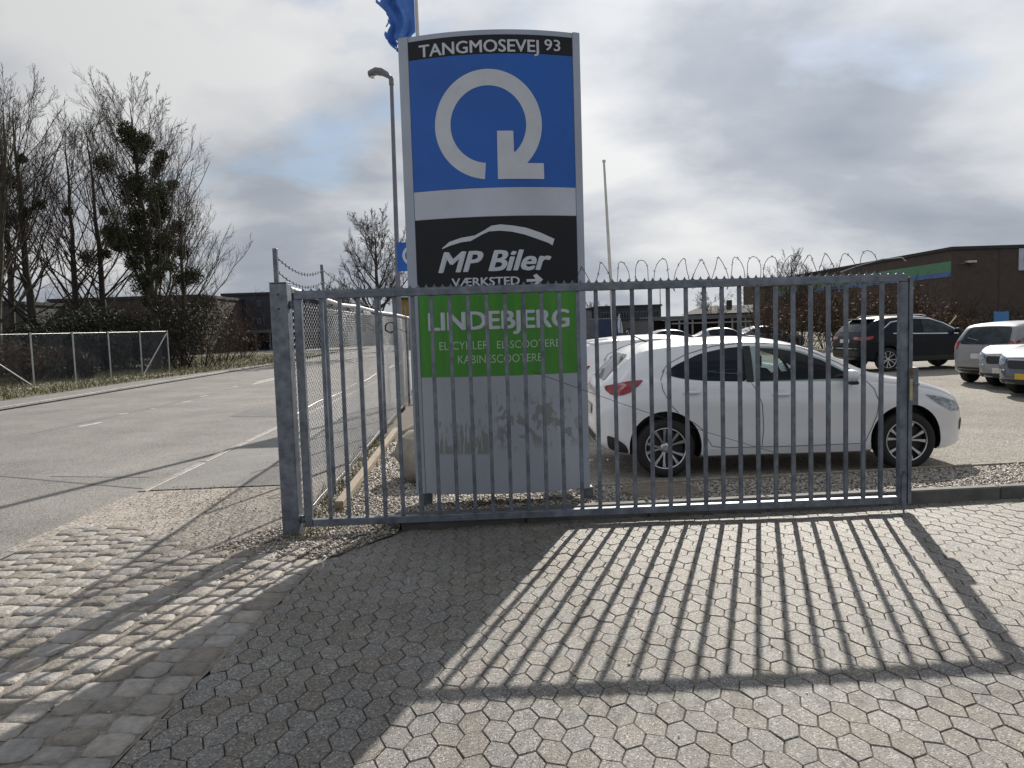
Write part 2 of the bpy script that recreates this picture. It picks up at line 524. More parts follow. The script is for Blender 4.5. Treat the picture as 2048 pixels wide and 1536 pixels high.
class MB:
    def __init__(self):
        self.v, self.f = [], []

    def add(self, vs_, fs_):
        o = len(self.v)
        self.v += [tuple(p) for p in vs_]
        self.f += [tuple(i + o for i in f) for f in fs_]

    def box(self, x0, x1, y0, y1, z0, z1, bev=0.0, mtx=None):
        if bev <= 0:
            vs_ = [(x, y, z) for z in (z0, z1) for y in (y0, y1) for x in (x0, x1)]
            fs_ = [(0, 2, 3, 1), (4, 5, 7, 6), (0, 1, 5, 4), (2, 6, 7, 3), (0, 4, 6, 2), (1, 3, 7, 5)]
        else:
            b = bm_box(x0, x1, y0, y1, z0, z1, bev)
            vs_, fs_ = b
        if mtx is not None:
            vs_ = [mtx @ Vector(p) for p in vs_]
        self.add(vs_, fs_)

    def prism(self, poly, z0, z1):
        n = len(poly)
        vs_ = [(x, y, z0) for x, y in poly] + [(x, y, z1) for x, y in poly]
        fs_ = [tuple(range(n - 1, -1, -1)), tuple(range(n, 2 * n))]
        fs_ += [(i, (i + 1) % n, n + (i + 1) % n, n + i) for i in range(n)]
        self.add(vs_, fs_)

    def tube(self, pts, r, n=8, caps=True):
        pts = [Vector(p) for p in pts]
        rs = r if isinstance(r, (list, tuple)) else [r] * len(pts)
        rings = []
        for i, p in enumerate(pts):
            t = (pts[min(i + 1, len(pts) - 1)] - pts[max(i - 1, 0)]).normalized()
            ref = Vector((0, 0, 1)) if abs(t.z) < 0.9 else Vector((1, 0, 0))
            a = t.cross(ref).normalized()
            b = t.cross(a)
            rings.append([p + rs[i] * (math.cos(2 * math.pi * k / n) * a + math.sin(2 * math.pi * k / n) * b) for k in range(n)])
        vs_ = [q for rg in rings for q in rg]
        fs_ = []
        for i in range(len(pts) - 1):
            for k in range(n):
                a0, a1 = i * n + k, i * n + (k + 1) % n
                fs_.append((a0, a1, a1 + n, a0 + n))
        if caps:
            fs_.append(tuple(range(n - 1, -1, -1)))
            fs_.append(tuple((len(pts) - 1) * n + k for k in range(n)))
        self.add(vs_, fs_)

    def lathe(self, prof, n=24, axis='Z', mtx=None):
        vs_, fs_ = [], []
        for r, h in prof:
            for k in range(n):
                a = 2 * math.pi * k / n
                if axis == 'Z':
                    vs_.append((r * math.cos(a), r * math.sin(a), h))
                else:
                    vs_.append((r * math.cos(a), h, r * math.sin(a)))
        for i in range(len(prof) - 1):
            for k in range(n):
                a0, a1 = i * n + k, i * n + (k + 1) % n
                fs_.append((a0, a1, a1 + n, a0 + n))
        if mtx is not None:
            vs_ = [mtx @ Vector(p) for p in vs_]
        self.add(vs_, fs_)

    def mesh(self, name, smooth=False, angle=40):
        me = bpy.data.meshes.new(name)
        me.from_pydata(self.v, [], self.f)
        me.update()
        if smooth:
            me.polygons.foreach_set('use_smooth', [True] * len(me.polygons))
            me.set_sharp_from_angle(angle=rad(angle))
        return me

    def build(self, name, mat, parent=None, world=False, smooth=False, loc=None, angle=40):
        return link_mesh(name, self.mesh(name, smooth, angle), mat, parent, world, loc)


def bm_box(x0, x1, y0, y1, z0, z1, bev):
    bm = bmesh.new()
    bmesh.ops.create_cube(bm, size=1.0)
    for v in bm.verts:
        v.co = ((x0 + x1) / 2 + v.co.x * (x1 - x0), (y0 + y1) / 2 + v.co.y * (y1 - y0), (z0 + z1) / 2 + v.co.z * (z1 - z0))
    bmesh.ops.bevel(bm, geom=list(bm.edges), offset=bev, segments=1, affect='EDGES')
    bm.verts.index_update()
    out = [tuple(v.co) for v in bm.verts], [tuple(v.index for v in f.verts) for f in bm.faces]
    bm.free()
    return out


def sheet(name, poly, z, mat, kind='structure', parent=None):
    me = bpy.data.meshes.new(name)
    zz = z if callable(z) else (lambda x, y: z)
    me.from_pydata([(x, y, zz(x, y)) for x, y in poly], [], [tuple(range(len(poly)))])
    me.update()
    if me.polygons[0].normal.z < 0:
        me.flip_normals()
    o = link_mesh(name, me, mat, parent)
    if kind:
        o['kind'] = kind
    return o


def tubes_np(P, R, n=3):
    """P (K,m,3), R (K,m) -> verts, quads"""
    K, m, _ = P.shape
    T = np.gradient(P, axis=1)
    T /= np.linalg.norm(T, axis=2, keepdims=True) + 1e-9
    ref = np.array([0.31, 0.52, 0.79])
    A = np.cross(T, ref)
    A /= np.linalg.norm(A, axis=2, keepdims=True) + 1e-9
    B = np.cross(T, A)
    ang = np.arange(n) * 2 * np.pi / n
    V = P[:, :, None, :] + R[:, :, None, None] * (np.cos(ang)[None, None, :, None] * A[:, :, None, :] + np.sin(ang)[None, None, :, None] * B[:, :, None, :])
    V = V.reshape(-1, 3)
    k = np.arange(K)[:, None, None] * (m * n)
    i = np.arange(m - 1)[None, :, None] * n
    j = np.arange(n)[None, None, :]
    j2 = (j + 1) % n
    Fq = np.stack([k + i + j, k + i + j2, k + i + n + j2, k + i + n + j], axis=-1).reshape(-1, 4)
    return V, Fq


def clip_poly(poly, a, b, c):
    """keep a*x+b*y+c >= 0"""
    out = []
    for i in range(len(poly)):
        p, q = poly[i], poly[(i + 1) % len(poly)]
        dp, dq = a * p[0] + b * p[1] + c, a * q[0] + b * q[1] + c
        if dp >= 0:
            out.append(p)
        if dp * dq < 0:
            t = dp / (dp - dq)
            out.append((p[0] + t * (q[0] - p[0]), p[1] + t * (q[1] - p[1])))
    return out


def half_left(p, q):
    """half-plane to the left of p->q"""
    dx, dy = q[0] - p[0], q[1] - p[1]
    return (-dy, dx, dy * p[0] - dx * p[1])


def inside(pt, hps):
    return all(a * pt[0] + b * pt[1] + c >= 0 for a, b, c in hps)


# ================================================================== GROUND
def kerb_y(x):
    return 5.86 + 0.0695 * (x + 0.92)


def edge_y(x):
    return 7.1 + 0.105 * (x - 0.2)


sheet('ground', [(-500, -60), (500, -60), (500, 900), (-500, 900)], -0.09, earth)
road = sheet('road', [(-3.62, -12), (-11.6, -12), (-11.9, 19), (-12.25, 40), (-13.2, 75), (-4.6, 75), (-3.95, 12.6), (-3.8, 7.6)], 0.0, asphalt)
for i, (a, b, w) in enumerate([((159, 853.5), (203, 845), .11), ((240, 829), (256, 827), .1), ((301, 818.5), (310, 817.5), .1), ((365, 804.5), (384, 802), .11),
                               ((401, 793.5), (416, 791), .11), ((466, 774), (476, 772.5), .12), ((505, 769), (556, 757), .1), ((512, 764.5), (556, 754.5), .1)]):
    A, B = Vector(G(*a)), Vector(G(*b))
    d = (B - A).normalized()
    s = Vector((-d.y, d.x)) * w * 0.5
    sheet('lane_marking', [A - s, B - s, B + s, A + s], 0.004, paintwhite, None, road)
sheet('asphalt_patch', [G(*p) for p in ((458, 834), (500, 818), (575, 819), (575, 834))], 0.004, asphalt_dark, None, road)
for a, b, w in (((-60, 947), (294, 978), .035), ((100, 953), (300, 955), .02), ((60, 868), (310, 815), .05), ((310, 815), (470, 776), .05)):
    A, B = Vector(G(*a)), Vector(G(*b))
    d = (B - A).normalized()
    s = Vector((-d.y, d.x)) * w * 0.5
    sheet('tar_seam', [A - s, B - s, B + s, A + s], 0.0035, asphalt_dark if w < .04 else asphalt_path, None, road)
# cross road far away
sheet('side_road', [(-80, 72), (-22, 66), (-10, 71), (-10, 82), (-22, 76), (-80, 82)], 0.004, asphalt)
# far pavement and verge
sheet('far_footpath', [(-11.93, 19), (-11.6, -12), (-13.4, -12), (-13.6, 19), (-13.6, 27), (-12.7, 40), (-12.25, 40)], 0.03, asphalt_path)
sheet('grass_verge', [(-13.4, -12), (-60, -12), (-60, 64), (-14.5, 64), (-12.7, 40), (-13.6, 27), (-13.6, 19)], 0.02, grassmat)


def kerb_run(name, pts, h, w, mat, unit, z0=-0.05, label=None, gap=0.006, bev=0.006):
    root = bpy.data.objects.new(name, None)
    COL.objects.link(root)
    root.location = (*pts[0], 0)
    root['kind'] = 'structure'
    cache = {}
    for (x0, y0), (x1, y1) in zip(pts[:-1], pts[1:]):
        L = math.hypot(x1 - x0, y1 - y0)
        n = max(1, round(L / unit))
        u = L / n
        ang = math.atan2(y1 - y0, x1 - x0)
        key = round(u, 4)
        if key not in cache:
            m = MB()
            m.box(gap / 2, u - gap / 2, 0, w, z0, h, bev)
            cache[key] = m.mesh('kerb_stone')
        for i in range(n):
            o = link_mesh('kerb_stone', cache[key], mat, root)
            o.location = (x0 + math.cos(ang) * u * i - pts[0][0], y0 + math.sin(ang) * u * i - pts[0][1], random.uniform(-.004, .004))
            o.rotation_euler = (random.uniform(-.006, .006), 0, ang + random.uniform(-.004, .004))
    return root


kerb_run('far_kerb', [(-12.0, 13), (-12.0, 19), (-12.33, 40)], 0.075, 0.12, granitekerb, 1.0)
kerb_run('road_kerb', [(-3.8, 7.62), (-3.95, 12.6), (-4.35, 30)], 0.018, 0.085, granitekerb, 0.9)
# near footpath, two asphalt fields with a seam
sheet('footpath', [(-3.79, 7.66), (-2.35, 7.74), (-1.9, 9.3), (-2.6, 19), (-3.6, 40), (-4.35, 30), (-3.94, 12.6)], 0.012, asphalt_path)
sheet('gritty_strip', [(-3.9, 7.72), (-3.9, 5.6), (-2.2, 5.0), (-1.3, 4.9), (-1.6, 7.0), (-1.75, 9.6), (-2.0, 9.6), (-2.4, 7.78)], 0.0025, conc_gravel)
# car park
sheet('car_park', [(-0.6, edge_y(-.6) + .05), (14, edge_y(14) + .05), (45, 9), (45, 34), (-2.1, 34), (-2.3, 18), (-1.4, 11)], -0.05, parkmat)
sheet('yard', [(-2.6, 18), (-2.1, 34), (45, 34), (45, 9), (120, 9), (120, 120), (-4, 120), (-3.6, 40)], -0.07, earth)

# --- setts of the apron ------------------------------------------------------------
SETT_R = [(-1.52, 1.2), (-1.52, 2.73), (-1.39, 4.58), (-1.36, 5.15)]


def sett_right_x(y):
    return float(np.interp(y, [p[1] for p in SETT_R], [p[0] for p in SETT_R]))


apron = sheet('sett_apron', [(-3.72, 1.0)] + SETT_R + [(-2.25, 5.42), (-3.28, 6.22), (-3.76, 6.3)], 0.0045, sandbed)


def sett_mesh(seed):
    r = random.Random(seed)
    m = MB()
    n = 12
    base, mid, top, inner = [], [], [], []
    for k in range(n):
        a = 2 * math.pi * (k + .5) / n
        c, s = math.cos(a), math.sin(a)
        p = 7.0
        rr = (abs(c) ** p + abs(s) ** p) ** (-1 / p) * 0.5 * r.uniform(0.90, 1.05)
        x, y = c * rr, s * rr
        base.append((x * 1.01, y * 1.01, -0.05))
        mid.append((x, y, 0.010 + r.uniform(-.003, .003)))
        top.append((x * .90, y * .90, 0.018 + r.uniform(-.003, .003)))
        inner.append((x * .5, y * .5, 0.021 + r.uniform(-.002, .003)))
    vs_ = base + mid + top + inner + [(0, 0, 0.022)]
    fs_ = []
    for lv in range(3):
        for k in range(n):
            a0, a1 = lv * n + k, lv * n + (k + 1) % n
            fs_.append((a0, a1, a1 + n, a0 + n))
    fs_ += [(3 * n + k, 3 * n + (k + 1) % n, 4 * n) for k in range(n)]
    m.add(vs_, fs_)
    return m


sett_pool = [sett_mesh(s) for s in range(14)]
sett_data = [p.mesh('sett', True, 60) for p in sett_pool]
for me in sett_data:
    me.materials.append(settmat)
sett_list = []
row_w = 0.172
for r_i in range(15):
    y = 1.0 + random.uniform(0, .15)
    while y < 6.6:
        ln = random.uniform(0.12, 0.185)
        yc = y + ln / 2
        xc = sett_right_x(yc) - 0.088 - r_i * row_w + 0.012 * math.sin(yc * 1.3 + r_i)
        lim_l = -3.62 - 0.03 * (yc - 1.0)
        top_lim = np.interp(xc, [-3.3, -2.25, -1.36], [6.3, 5.42, 5.2]) + random.uniform(-.12, .05)
        if xc > lim_l and yc < top_lim:
            sett_list.append((xc, yc, row_w - 0.008 + random.uniform(-.014, .006), ln - 0.007, random.uniform(-.07, .07)))
        y += ln


def in_view(x, y, mx=1090, my=830):
    if y < .7:
        return False
    cp, sp = math.cos(PITCH), math.sin(PITCH)
    fw, b = y * cp + EYE * sp, y * sp - EYE * cp
    c, s = math.cos(ROLL), math.sin(ROLL)
    u, v = x * c - b * s, x * s + b * c
    return abs(F_PX * u / fw) < mx and abs(F_PX * v / fw) < my


def nearest_split(items, n):
    vis = sorted([it for it in items if in_view(it[0], it[1])], key=lambda it: it[0] ** 2 + it[1] ** 2)
    rest = [it for it in items if not in_view(it[0], it[1])]
    return vis[:n], vis[n:] + rest


near_s, far_s = nearest_split(sett_list, 300)
for (x, y, w, l, a) in near_s:
    k = random.randrange(14)
    o = link_mesh('sett', sett_data[k], settmat, apron)
    o.location = (x, y, -0.003 + random.uniform(-.005, .005))
    o.scale = (w, l, 1)
    o.rotation_euler = (random.uniform(-.03, .03), random.uniform(-.03, .03), a + (math.pi if random.random() < .5 else 0))
m = MB()
for (x, y, w, l, a) in far_s:
    p = sett_pool[random.randrange(14)]
    mt = Matrix.Translation((x, y, -0.003 + random.uniform(-.005, .005))) @ Matrix.Rotation(a, 4, 'Z') @ Matrix.Diagonal((w, l, 1, 1))
    m.add([mt @ Vector(q) for q in p.v], p.f)
o = m.build('more_setts', settmat, apron, smooth=True, angle=60)
o['kind'] = 'stuff'

# --- hexagonal concrete pavers ------------------------------------------------------
paving = sheet('paver_forecourt', [(-1.49, 1.0), (9, 1.0), (9, kerb_y(9) + .02), (-.95, kerb_y(-.95) + .02), (-1.36, 5.15)], -0.0065, bedmat)
HC, HA, HR, HS = 0.066, 0.034, 0.160, 0.012   # cross edge, corner reach, row pitch, slant


def hex_poly(par, g=0.0034):
    c, a, h = HC / 2 - g * .3, HA, HR / 2 - g * .5
    k = HS if par else -HS
    return [(c, -h + k), (c + a - g * .6, k), (c, h + k), (-c, h - k), (-c - a + g * .6, -k), (-c, -h - k)]


def paver_mesh(poly, seed=0):
    r = random.Random(seed)
    cx = sum(p[0] for p in poly) / len(poly)
    cy = sum(p[1] for p in poly) / len(poly)
    n = len(poly)
    ins = 0.965
    vs_ = [(x, y, -0.04) for x, y in poly] + [(x, y, -0.0035) for x, y in poly] + [(cx + (x - cx) * ins, cy + (y - cy) * ins, 0.0) for x, y in poly]
    fs_ = [tuple(range(2 * n, 3 * n))]
    for lv in range(2):
        for k in range(n):
            a0, a1 = lv * n + k, lv * n + (k + 1) % n
            fs_.append((a0, a1, a1 + n, a0 + n))
    m = MB()
    m.add(vs_, fs_)
    return m


hexm = [paver_mesh(hex_poly(0)), paver_mesh(hex_poly(1))]
hex_data = [h_.mesh('paver') for h_ in hexm]
for h_ in hex_data:
    h_.materials.append(pavermat)
colp = HC + HA
pav_hp = [half_left((-0.93, 5.72), (-1.355, 5.10)), half_left((9, kerb_y(9) - .002), (-1.5, kerb_y(-1.5) - .002))]
plain, cutp = [], []
THETA = rad(2.5)
for ci in range(-2, 90):
    for ri in range(-44, 36):
        lx = -1.45 + ci * colp
        ly = 1.55 + ri * HR + (HR / 2 if ci % 2 else 0)
        x = lx * math.cos(THETA) - ly * math.sin(THETA) + 0.08
        y = lx * math.sin(THETA) + ly * math.cos(THETA)
        if not in_view(x, y, 2200, 1900) or x > 6.5:
            continue
        par = ci % 2
        poly = [(x + px * math.cos(THETA) - py * math.sin(THETA), y + px * math.sin(THETA) + py * math.cos(THETA)) for px, py in hex_poly(par)]
        bx = sett_right_x(y) + 0.004
        hp = pav_hp + [(1, 0, -bx)]
        if all(inside(p, hp) for p in poly):
            plain.append((x, y, par))
        else:
            q = poly
            for h in hp:
                q = clip_poly(q, *h)
                if len(q) < 3:
                    break
            if len(q) >= 3:
                ar = abs(sum(q[i][0] * q[(i + 1) % len(q)][1] - q[(i + 1) % len(q)][0] * q[i][1] for i in range(len(q)))) / 2
                if ar > 0.0015:
                    cutp.append((x, y, q))


def pav_jit(x, y):
    return 0.003 + 0.006 * math.sin(x * 1.7 + 0.6) * math.sin(y * 1.3) + random.uniform(-.0022, .0022)


near_p, far_p = nearest_split(plain, 300)
for (x, y, par) in near_p:
    o = link_mesh('paver', hex_data[par], pavermat, paving)
    o.location = (x, y, pav_jit(x, y))
    o.rotation_euler = (random.gauss(0, .007), random.gauss(0, .007), THETA + random.gauss(0, .012))
m = MB()
for (x, y, par) in far_p:
    mt = Matrix.Translation((x, y, pav_jit(x, y))) @ Matrix.Rotation(THETA + random.gauss(0, .012), 4, 'Z') @ Matrix.Rotation(random.gauss(0, .007), 4, 'X') @ Matrix.Rotation(random.gauss(0, .007), 4, 'Y')
    m.add([mt @ Vector(q) for q in hexm[par].v], hexm[par].f)
for (x, y, q) in cutp:
    p = paver_mesh(q)
    z = pav_jit(x, y)
    m.add([(a, b, c + z) for a, b, c in p.v], p.f)
o = m.build('more_pavers', pavermat, paving)
o['kind'] = 'stuff'

# --- kerb behind the gate, gravel bed, edging ---------------------------------------
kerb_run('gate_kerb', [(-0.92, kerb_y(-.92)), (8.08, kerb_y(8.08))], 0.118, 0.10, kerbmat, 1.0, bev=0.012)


def sstep(t):
    t = np.clip(t, 0, 1)
    return t * t * (3 - 2 * t)


def gravel_z(x, y):
    ky, ey = 5.86 + 0.0695 * (x + 0.92), 7.1 + 0.105 * (x - 0.2)
    t = np.clip((y - ky) / np.maximum(ey - ky, .1), 0, 1)
    up = 0.088 - 0.088 * t
    side = sstep((x + 1.25) / 0.35) * sstep((y - ky + .02) / .11)
    return 0.006 + up * side + 0.006 * np.sin(x * 7.1) * np.sin(y * 6.3)


def grid_sheet(name, poly, zf, mat, step=0.12, kind='structure'):
    bm = bmesh.new()
    vv = [bm.verts.new((x, y, 0)) for x, y in poly]
    bm.faces.new(vv)
    xs = [p[0] for p in poly]
    ys = [p[1] for p in poly]
    for i in range(1, int((max(xs) - min(xs)) / step) + 1):
        bmesh.ops.bisect_plane(bm, geom=list(bm.verts) + list(bm.edges) + list(bm.faces), plane_co=(min(xs) + i * step, 0, 0), plane_no=(1, 0, 0))
    for i in range(1, int((max(ys) - min(ys)) / step) + 1):
        bmesh.ops.bisect_plane(bm, geom=list(bm.verts) + list(bm.edges) + list(bm.faces), plane_co=(0, min(ys) + i * step, 0), plane_no=(0, 1, 0))
    for v in bm.verts:
        v.co.z = float(zf(np.float64(v.co.x), np.float64(v.co.y)))
    bm.normal_update()
    me = bpy.data.meshes.new(name)
    bm.to_mesh(me)
    bm.free()
    if me.polygons[0].normal.z < 0:
        me.flip_normals()
    o = link_mesh(name, me, mat)
    o['kind'] = kind
    return o


GRAVEL = [(-1.36, 5.10), (-0.93, 5.74), (-0.93, kerb_y(-.93) + .1), (8.2, kerb_y(8.2) + .1), (8.2, edge_y(8.2)), (0.3, edge_y(.3)), (-0.2, 8.2), (-1.2, 11.5), (-2.0, 17), (-2.25, 17), (-1.85, 9), (-1.9, 6.2), (-2.3, 5.4)]
grid_sheet('gravel_bed', GRAVEL, lambda x, y: gravel_z(x, y) - 0.004, gravelbase, 0.25)


def pip(x, y, poly):
    c = np.zeros(len(x), bool)
    j = len(poly) - 1
    for i in range(len(poly)):
        xi, yi = poly[i]
        xj, yj = poly[j]
        with np.errstate(divide='ignore', invalid='ignore'):
            hit = ((yi > y) != (yj > y)) & (x < (xj - xi) * (y - yi) / (yj - yi) + xi)
        c ^= hit
        j = i
    return c


def pebbles(name, x, y, z, size, mat, flat=0.6):
    n = len(x)
    octv = np.array([[1, 0, 0], [0, 1, 0], [-1, 0, 0], [0, -1, 0], [0, 0, 1], [0, 0, -1]], float)
    octf = np.array([[0, 1, 4], [1, 2, 4], [2, 3, 4], [3, 0, 4], [1, 0, 5], [2, 1, 5], [3, 2, 5], [0, 3, 5]])
    V = octv[None] * size[:, None, None] * np.stack([rng.uniform(.7, 1.3, (n, 6)), rng.uniform(.7, 1.3, (n, 6)), np.full((n, 6), flat)], -1)
    V += rng.normal(0, .16, V.shape) * size[:, None, None]
    a = rng.uniform(0, 2 * np.pi, n)
    t = rng.normal(0, .35, n)
    c, s = np.cos(a)[:, None], np.sin(a)[:, None]
    X = V[..., 0] * c - V[..., 1] * s
    Yv = V[..., 0] * s + V[..., 1] * c
    Z = V[..., 2] + X * np.sin(t)[:, None]
    V = np.stack([X + x[:, None], Yv + y[:, None], Z + z[:, None]], -1)
    Fq = octf[None] + (np.arange(n) * 6)[:, None, None]
    me = np_mesh(name, V.reshape(-1, 3), Fq.reshape(-1, 3))
    o = link_mesh(name, me, mat)
    o['kind'] = 'stuff'
    return o


N = 90000
gx, gy = rng.uniform(-2.4, 6.4, N), rng.uniform(5.05, 10.5, N)
keep = pip(gx, gy, GRAVEL) & (rng.random(N) < np.clip(1.5 - (gy - 5.5) * .13, .5, 1))
gx, gy = gx[keep], gy[keep]
o = pebbles('gravel', gx, gy, gravel_z(gx, gy) + rng.uniform(0, .008, len(gx)), rng.uniform(.006, .0185, len(gx)) * np.clip(gy / 6.5, .9, 1.5), gravelmat)
tag(o, 'beige pebble gravel filling the strip behind the gate kerb', 'gravel')
# strewn grit on apron, footpath edge and pavers
N = 3000
px_, py_ = rng.uniform(-3.7, -1.5, N), rng.uniform(4.4, 7.8, N)
wgt = np.exp(-((px_ + 2.5 - (py_ - 6.2) * -.55) / .55) ** 2) * (py_ > 4.6)
k = rng.random(N) < wgt
px_, py_ = px_[k], py_[k]
o = pebbles('loose_grit', px_, py_, np.full(len(px_), .016), rng.uniform(.004, .012, len(px_)), gravelmat)
tag(o, 'loose stone chips strewn between apron setts and footpath', 'grit')
N = 2600
px_, py_ = rng.uniform(-3.6, -1.6, N), rng.uniform(2.2, 6.2, N)
k = (np.sin(px_ * 5.1 + 2) * np.sin(py_ * 3.7) + rng.normal(0, .4, N)) > .35
px_, py_ = px_[k], py_[k]
o = pebbles('joint_grit', px_, py_, np.full(len(px_), .012), rng.uniform(.003, .008, len(px_)), gravelmat)
tag(o, 'fine stone grit lying in the joints of the granite setts', 'grit')
N = 130
px_, py_ = rng.uniform(-1.3, 4.0, N), rng.uniform(2.2, 5.8, N)
o = pebbles('scattered_chips', px_, py_, np.full(N, .006), rng.uniform(.004, .010, N), gravelmat)
tag(o, 'few small pale chips scattered over the hexagonal pavers', 'grit')

# timber edging between gravel and car park
er = thing('timber_edging', 'low timber edging board between gravel strip and car park', 'edging', (0.2, edge_y(.2), 0))
x = 0.2
while x < 8.0:
    L = 2.4
    m = MB()
    a = math.atan(0.105)
    mt = Matrix.Translation((x - 0.2, edge_y(x) - edge_y(.2), 0)) @ Matrix.Rotation(a, 4, 'Z')
    m.box(0.003, L - .003, -0.022, 0.022, -0.07, 0.035, 0.004, mt)
    m.build('board', timber, er)
    x += L * math.cos(a)
t0, t1 = Vector((*G(678, 1022), 0)), Vector((*G(793, 866), 0))
m = MB()
d = t1 - t0
ang = math.atan2(d.y, d.x)
m.box(0, d.length, -0.04, 0.04, 0.0, 0.075, 0.008)
o = m.build('timber_beam', timber, loc=(t0.x, t0.y, 0.012))
o.rotation_euler = (0, 0, ang)
tag(o, 'long weathered square timber lying on gravel along the mesh fence', 'beam')

# drain lid
m = MB()
m.lathe([(0, .03), (.27, .03), (.285, .022), (.30, .022), (.305, .028), (.335, .028), (.345, .01), (.345, -.06)], 40)
lx, ly = G(1322, 984, .05)
o = m.build('drain_lid', rustplate, loc=(lx, ly, gravel_z(lx, ly) + .004), smooth=True)
tag(o, 'round brown drain lid set in the gravel behind the gate', 'drain lid')


def blob_mesh(name, r, seed, mat, loc, sub=4, amp=.22):
    rs = random.Random(seed)
    offs = [Vector((rs.uniform(-9, 9), rs.uniform(-9, 9), rs.uniform(-9, 9))) for _ in range(3)]
    from mathutils import noise
    bm = bmesh.new()
    bmesh.ops.create_icosphere(bm, subdivisions=sub, radius=1)
    for v in bm.verts:
        p = v.co.copy()
        k = 1 + amp * noise.noise(p * 1.1 + offs[0]) + amp * .5 * noise.noise(p * 2.6 + offs[1]) + amp * .2 * noise.noise(p * 7 + offs[2])
        v.co = Vector((p.x * r[0] * k, p.y * r[1] * k, p.z * r[2] * k))
    me = bpy.data.meshes.new(name)
    bm.to_mesh(me)
    bm.free()
    me.polygons.foreach_set('use_smooth', [True] * len(me.polygons))
    return link_mesh(name, me, mat, loc=loc)


o = blob_mesh('boulder', (.46, .42, .36), 3, boulder, (-.80, 7.9, .24))
tag(o, 'large rounded brown boulder on gravel behind left edge of the pylon sign', 'boulder')
o = blob_mesh('boulder', (.42, .36, .26), 8, boulder, (-1.1, 9.7, .14), 3)
tag(o, 'lower flat-topped boulder lying behind the large brown one', 'boulder')

# ================================================================== GATE
GA = math.atan(0.034)
gate = thing('steel_gate', 'grey galvanised steel bar gate with spiked top rail standing closed', 'gate', (-1.655, 5.80, 0), GA)
GL = 4.80
TZ, BZ = 1.895, 0.095
m = MB(); m.box(0.005, GL - .005, -.03, .03, TZ - .055, TZ, .004); m.build('top_rail', galv, gate)
m = MB(); m.box(.062, GL - .062, -.03, .03, BZ - .028, BZ + .028, .004); m.build('bottom_rail', galv, gate)
for x0 in (0.0, GL - .06):
    m = MB(); m.box(x0, x0 + .06, -.031, .031, BZ - .03, TZ - .057, .004); m.build('stile', galv, gate)
m = MB(); m.box(-.0145, .0145, -.0145, .0145, BZ + .029, TZ - .056, .002)
bar_me = m.mesh('bar')
bar_me.materials.append(galv)
nb = 32
for i in range(nb):
    o = link_mesh('bar', bar_me, galv, gate)
    o.location = (.06 + (GL - .12) * (i + 1) / (nb + 1), 0, 0)
    o.rotation_euler = (0, random.gauss(0, .0012), 0)
m = MB()
sp_n = 76
pit = (GL - .02) / sp_n
for i in range(sp_n):                        # saw-toothed strip: curved valleys between points
    x0 = .01 + i * pit
    pr_ = [(x0, TZ + .034)]
    for kk in range(1, 6):
        t = kk / 6
        pr_.append((x0 + pit * t, TZ + .008 + .026 * (2 * t - 1) ** 4))
    pr_.append((x0 + pit, TZ + .034))
    for (xa, za), (xb, zb) in zip(pr_[:-1], pr_[1:]):
        m.add([(xa, -.004, TZ + .0005), (xb, -.004, TZ + .0005), (xb, -.004, zb), (xa, -.004, za), (xa, .002, TZ + .0005), (xb, .002, TZ + .0005), (xb, .002, zb), (xa, .002, za)],
              [(0, 1, 2, 3), (5, 4, 7, 6), (3, 2, 6, 7)])
m.build('spike_strip', galv, gate)
m = MB(); m.box(GL + .001, GL + .030, -.045, .03, BZ - .03, TZ - .02, .003); m.build('stop_angle', galv, gate)
lb = MB(); lb.box(GL + .031, GL + .085, -.035, .03, .86, 1.16, .004)
lock = lb.build('lock_case', galv, gate)
m = MB(); m.box(GL + .005, GL + .028, -.052, -.046, .90, 1.07, .001); m.build('strike_plate', yellowed, lock)
m = MB(); m.box(GL + .002, GL + .03, -.053, -.046, 1.1, 1.16, .001); m.build('rust_patch', rust, lock)
m = MB(); m.tube([(GL + .06, -.035, 1.03), (GL + .06, -.075, 1.03), (GL + .02, -.08, 1.03)], .009); m.build('handle', galv, lock, smooth=True)
m = MB(); m.box(GL - .05, GL - .01, -.045, -.031, .02, .30, .002); m.tube([(GL - .03, -.038, -.0), (GL - .03, -.038, .33), (GL - .03, -.075, .33)], .008); m.build('drop_bolt', galv, gate)
for z in (.125, 1.80):
    m = MB(); m.tube([(-.05, 0, z), (.004, 0, z)], .012); m.tube([(-.022, 0, z - .03), (-.022, 0, z + .03)], .015, 10); m.build('hinge', galv, gate, smooth=True)

gp = thing('gate_post', 'thick square galvanised gate post at left end of the gate', 'post', (-1.755, 5.80, 0))
m = MB(); m.box(-.065, .065, -.065, .065, -.05, 1.965, .006); m.build('post', galv, gp)
m = MB(); m.box(-.067, .067, -.067, .067, 1.966, 1.972, .001); m.build('cap', galv, gp)
m = MB(); m.box(-.045, -.012, -.004, .03, 1.973, 2.235, .003); m.build('extension_bar', galv, gp)
for z in (1.88, 1.77):
    m = MB(); m.tube([(0, -.064, z), (0, -.07, z)], .008, 10); m.build('bolt', wiremat, gp)


def gx_w(lx, z, ly=0.0):
    return Vector((-1.655 + lx * math.cos(GA) - ly * math.sin(GA), 5.80 + lx * math.sin(GA) + ly * math.cos(GA), z))


